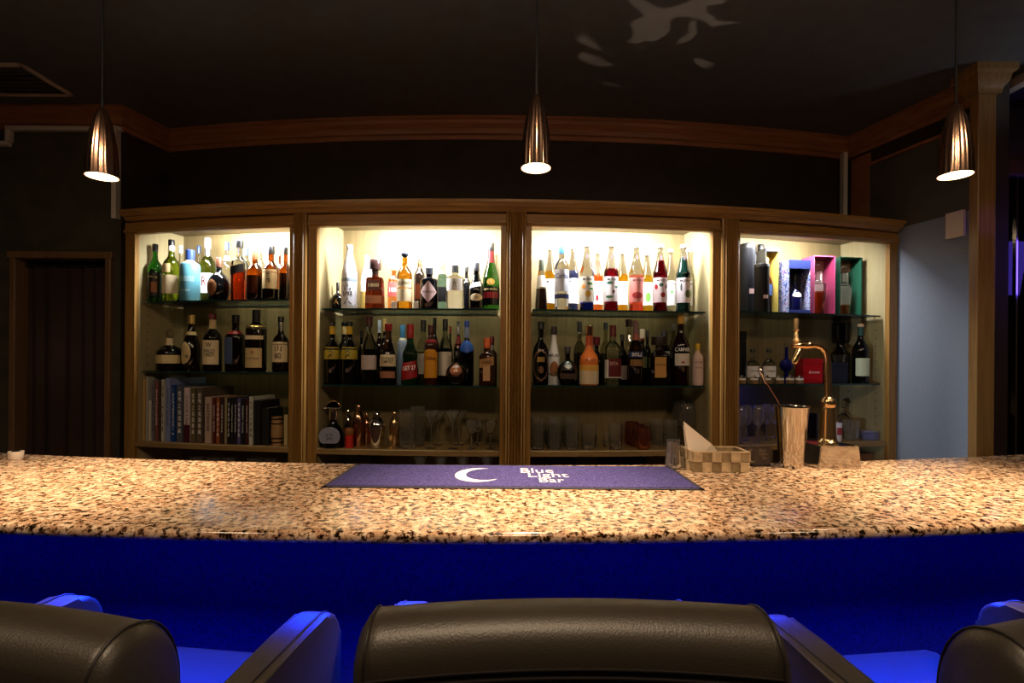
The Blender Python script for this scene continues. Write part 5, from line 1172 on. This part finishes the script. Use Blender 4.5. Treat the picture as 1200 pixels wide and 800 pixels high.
# third cabinet, bottom shelf
hl = ['beside the middle pilaster', 'between its two neighbours', 'next to the rocks glass']
for i, px in enumerate((629.6, 650.5, 670.6)):
    tumbler(px, 489, 18, .07, 3, 2, 'highball', 'cut highball glass in the front row, ' + hl[i], 'highball glasses')
    tumbler(px - 3.5, 487, 16, .17, 3, 2, 'highball', 'cut highball glass in the back row, ' + hl[i], 'highball glasses')
tumbler(690.7, 497, 20, .08, 3, 2, 'rocks', 'short rocks glass with cut base right of the highballs', 'rocks glasses')
tumbler(722, 496, 18, .07, 3, 2, 'rocks', 'cut glass tilting light left of the copper mug', 'rocks glasses')
tumbler(713, 505, 12, .16, 3, 2, 'rocks', 'small shot glass behind the cut glass', 'rocks glasses')
for px, of, yt, lb in ((754, .065, 500, 'copper-coloured glass mug, front of a file of three'), (748, .14, 497, 'copper-coloured glass mug, middle of a file of three'), (741, .215, 494, 'copper-coloured glass mug, back of a file of three')):
    x, y = hit(px, of); R = 19 * y / F / 2 * .9; z = GS[3][2] + .0004; H = zat(px, yt, y) - z
    g = empty('copper_mug', (x, y, z), 0, lb, 'mug', 'copper-coloured mugs')
    obj('body', lathe(BM(), [(0, 0), (R * .8, 0), (R, H * .15), (R, H * .7), (R * .9, H), (R * .84, H), (R * .93, H * .7), (R * .9, H * .2), (0, H * .15)], 24), mat('mug_copper', hexc(150, 85, 62), .15, .8), g, smooth=50)
    obj('handle', tube(BM(), [(R * .95 + .016 * math.sin(a * PI / 8), 0, H * .5 + .02 * math.cos(a * PI / 8)) for a in range(9)], .003, 8), clear, g, smooth=60)
for px, yt, wp, of, lb in ((771, 491, 19, .20, 'wide cut rocks glass behind the copper mugs'), (786, 492, 19, .11, 'wide cut rocks glass below the crystal goblets')):
    tumbler(px, yt, wp, of, 3, 2, 'rocks', lb, 'rocks glasses')
for px, yt, of, lb in ((799, 469, .23, 'tall cut crystal goblet above the napkin tip'), (813, 473, .15, 'tall cut crystal goblet nearest the frame of the syrup cabinet')):
    stem_glass(px, yt, 19, of, 3, 2, 'goblet', lb, 'cut crystal goblets', name='crystal_goblet')
# fourth cabinet, bottom shelf
for i, (px, yt, of) in enumerate(((868.5, 476, .07), (875.5, 474.5, .14), (889, 475, .075), (899, 473.5, .15), (908, 476, .2))):
    stem_glass(px, yt, 13.5, of, 4, 2, 'wine', 'slim wine glass, ' + ['front row by the frame', 'second one, half behind the first', 'front row in the middle', 'back row in the middle', 'back row beside the shaker'][i], 'wine glasses on the bottom shelf of the decanter cabinet', name='wine_glass')
tumbler(953, 484, 12, .09, 4, 2, 'highball', 'dark-looking highball glass between shaker and tap tower', 'highball glasses by the tap', m=gm((120, 130, 190)))
z = GS[4][2] + .0004
x, y = hit(982, .06); g = empty('cocktail_cup', (x, y, z), 0, 'white printed cup right of the tap tower', 'cup')
H = zat(982, 495, y) - z; R = 10 * y / F / 2
obj('body', lathe(BM(), [(0, 0), (R * .78, 0), (R, H), (R * .93, H), (R * .72, .004), (0, .004)], 24), pm((205, 205, 220), .4), g, smooth=40)
obj('print', asweep(BM(), -.7, .7, [(-.0004, H * .35), (-.0008, H * .35), (-.0008 - R * .02, H * .75), (-.0004, H * .75)], 8, (0, 0, R * .91)), pm((150, 50, 60)), g)
tumbler(998, 492, 20, .08, 4, 2, 'rocks', 'large cut tumbler right of the tap tower', 'tumblers by the saucers')
Bt(4, 2, 989, 469, 17, .17, 'globe', gclear, clear, 'round crystal decanter with ball stopper behind the tap tower', capstyle='ball', cap0=.8, capr=1.6, name='crystal_decanter', cat='decanter', group=None)
for i in range(7):
    x, y = place(1023, .062, .0445, 4)
    pz = z + i * .0066
    o = obj('saucer', lathe(BM(), [(0, 0), (.028, 0), (.03, .0015), (.043, .005), (.0435, .0064), (.041, .0062), (.028, .003), (0, .003)], 32), pm((165, 168, 215), .3), smooth=50, loc=(x, y, pz))
    tag(o, ['pale violet saucer, lowest of the stack', 'pale violet saucer, second from the bottom of the stack', 'pale violet saucer, third from the bottom of the stack', 'pale violet saucer, middle of the stack', 'pale violet saucer, third from the top of the stack', 'pale violet saucer, second from the top of the stack', 'pale violet saucer, topmost of the stack'][i] + ' beside the frame', 'saucer', 'stack of saucers')
# lowest shelves, just visible over the bar
for i, (px, wp) in enumerate(((232, 16), (252, 18), (270, 16), (300, 20), (318, 15))):
    tumbler(px, 534.5 + (px - 232) * .02, wp, .07, 1, 2, 'rocks', 'rocks glass under the book shelf, ' + ['nearest the doorway side', 'second from the doorway side', 'in the middle of five', 'fourth from the doorway side', 'nearest the pilaster'][i], 'rocks glasses under the book shelf', z=z72)
def low_box(px0, px1, ytop, label, m, D=.15):
    xc, y = hit((px0 + px1) / 2, .08); W = (px1 - px0) * y / F / 2 * .95; H = zat(px0, ytop, y) - z72
    g = empty('storage_box', (xc, y, z72), 0, label, 'box', 'boxes on the lowest shelves')
    obj('body', box(BM(), -W, W, 0, D, 0, H - .001, .001), m, g); obj('lid', box(BM(), -W - .001, W + .001, -.001, D + .001, H - .02, H, .001), m, g)
low_box(415, 437, 534.5, 'grey box under the wooden shelf, below the steel shaker', pm((70, 55, 48)))
low_box(640, 676, 536, 'dark box under the syrup cabinet shelf beside the middle pilaster', pm((24, 20, 20)))
low_box(706, 760, 537, 'long black box under the shelf below the copper mugs', pm((18, 16, 18)))
low_box(1006, 1024, 531, 'small tan box under the shelf below the saucers', pm((120, 85, 65)), .04)
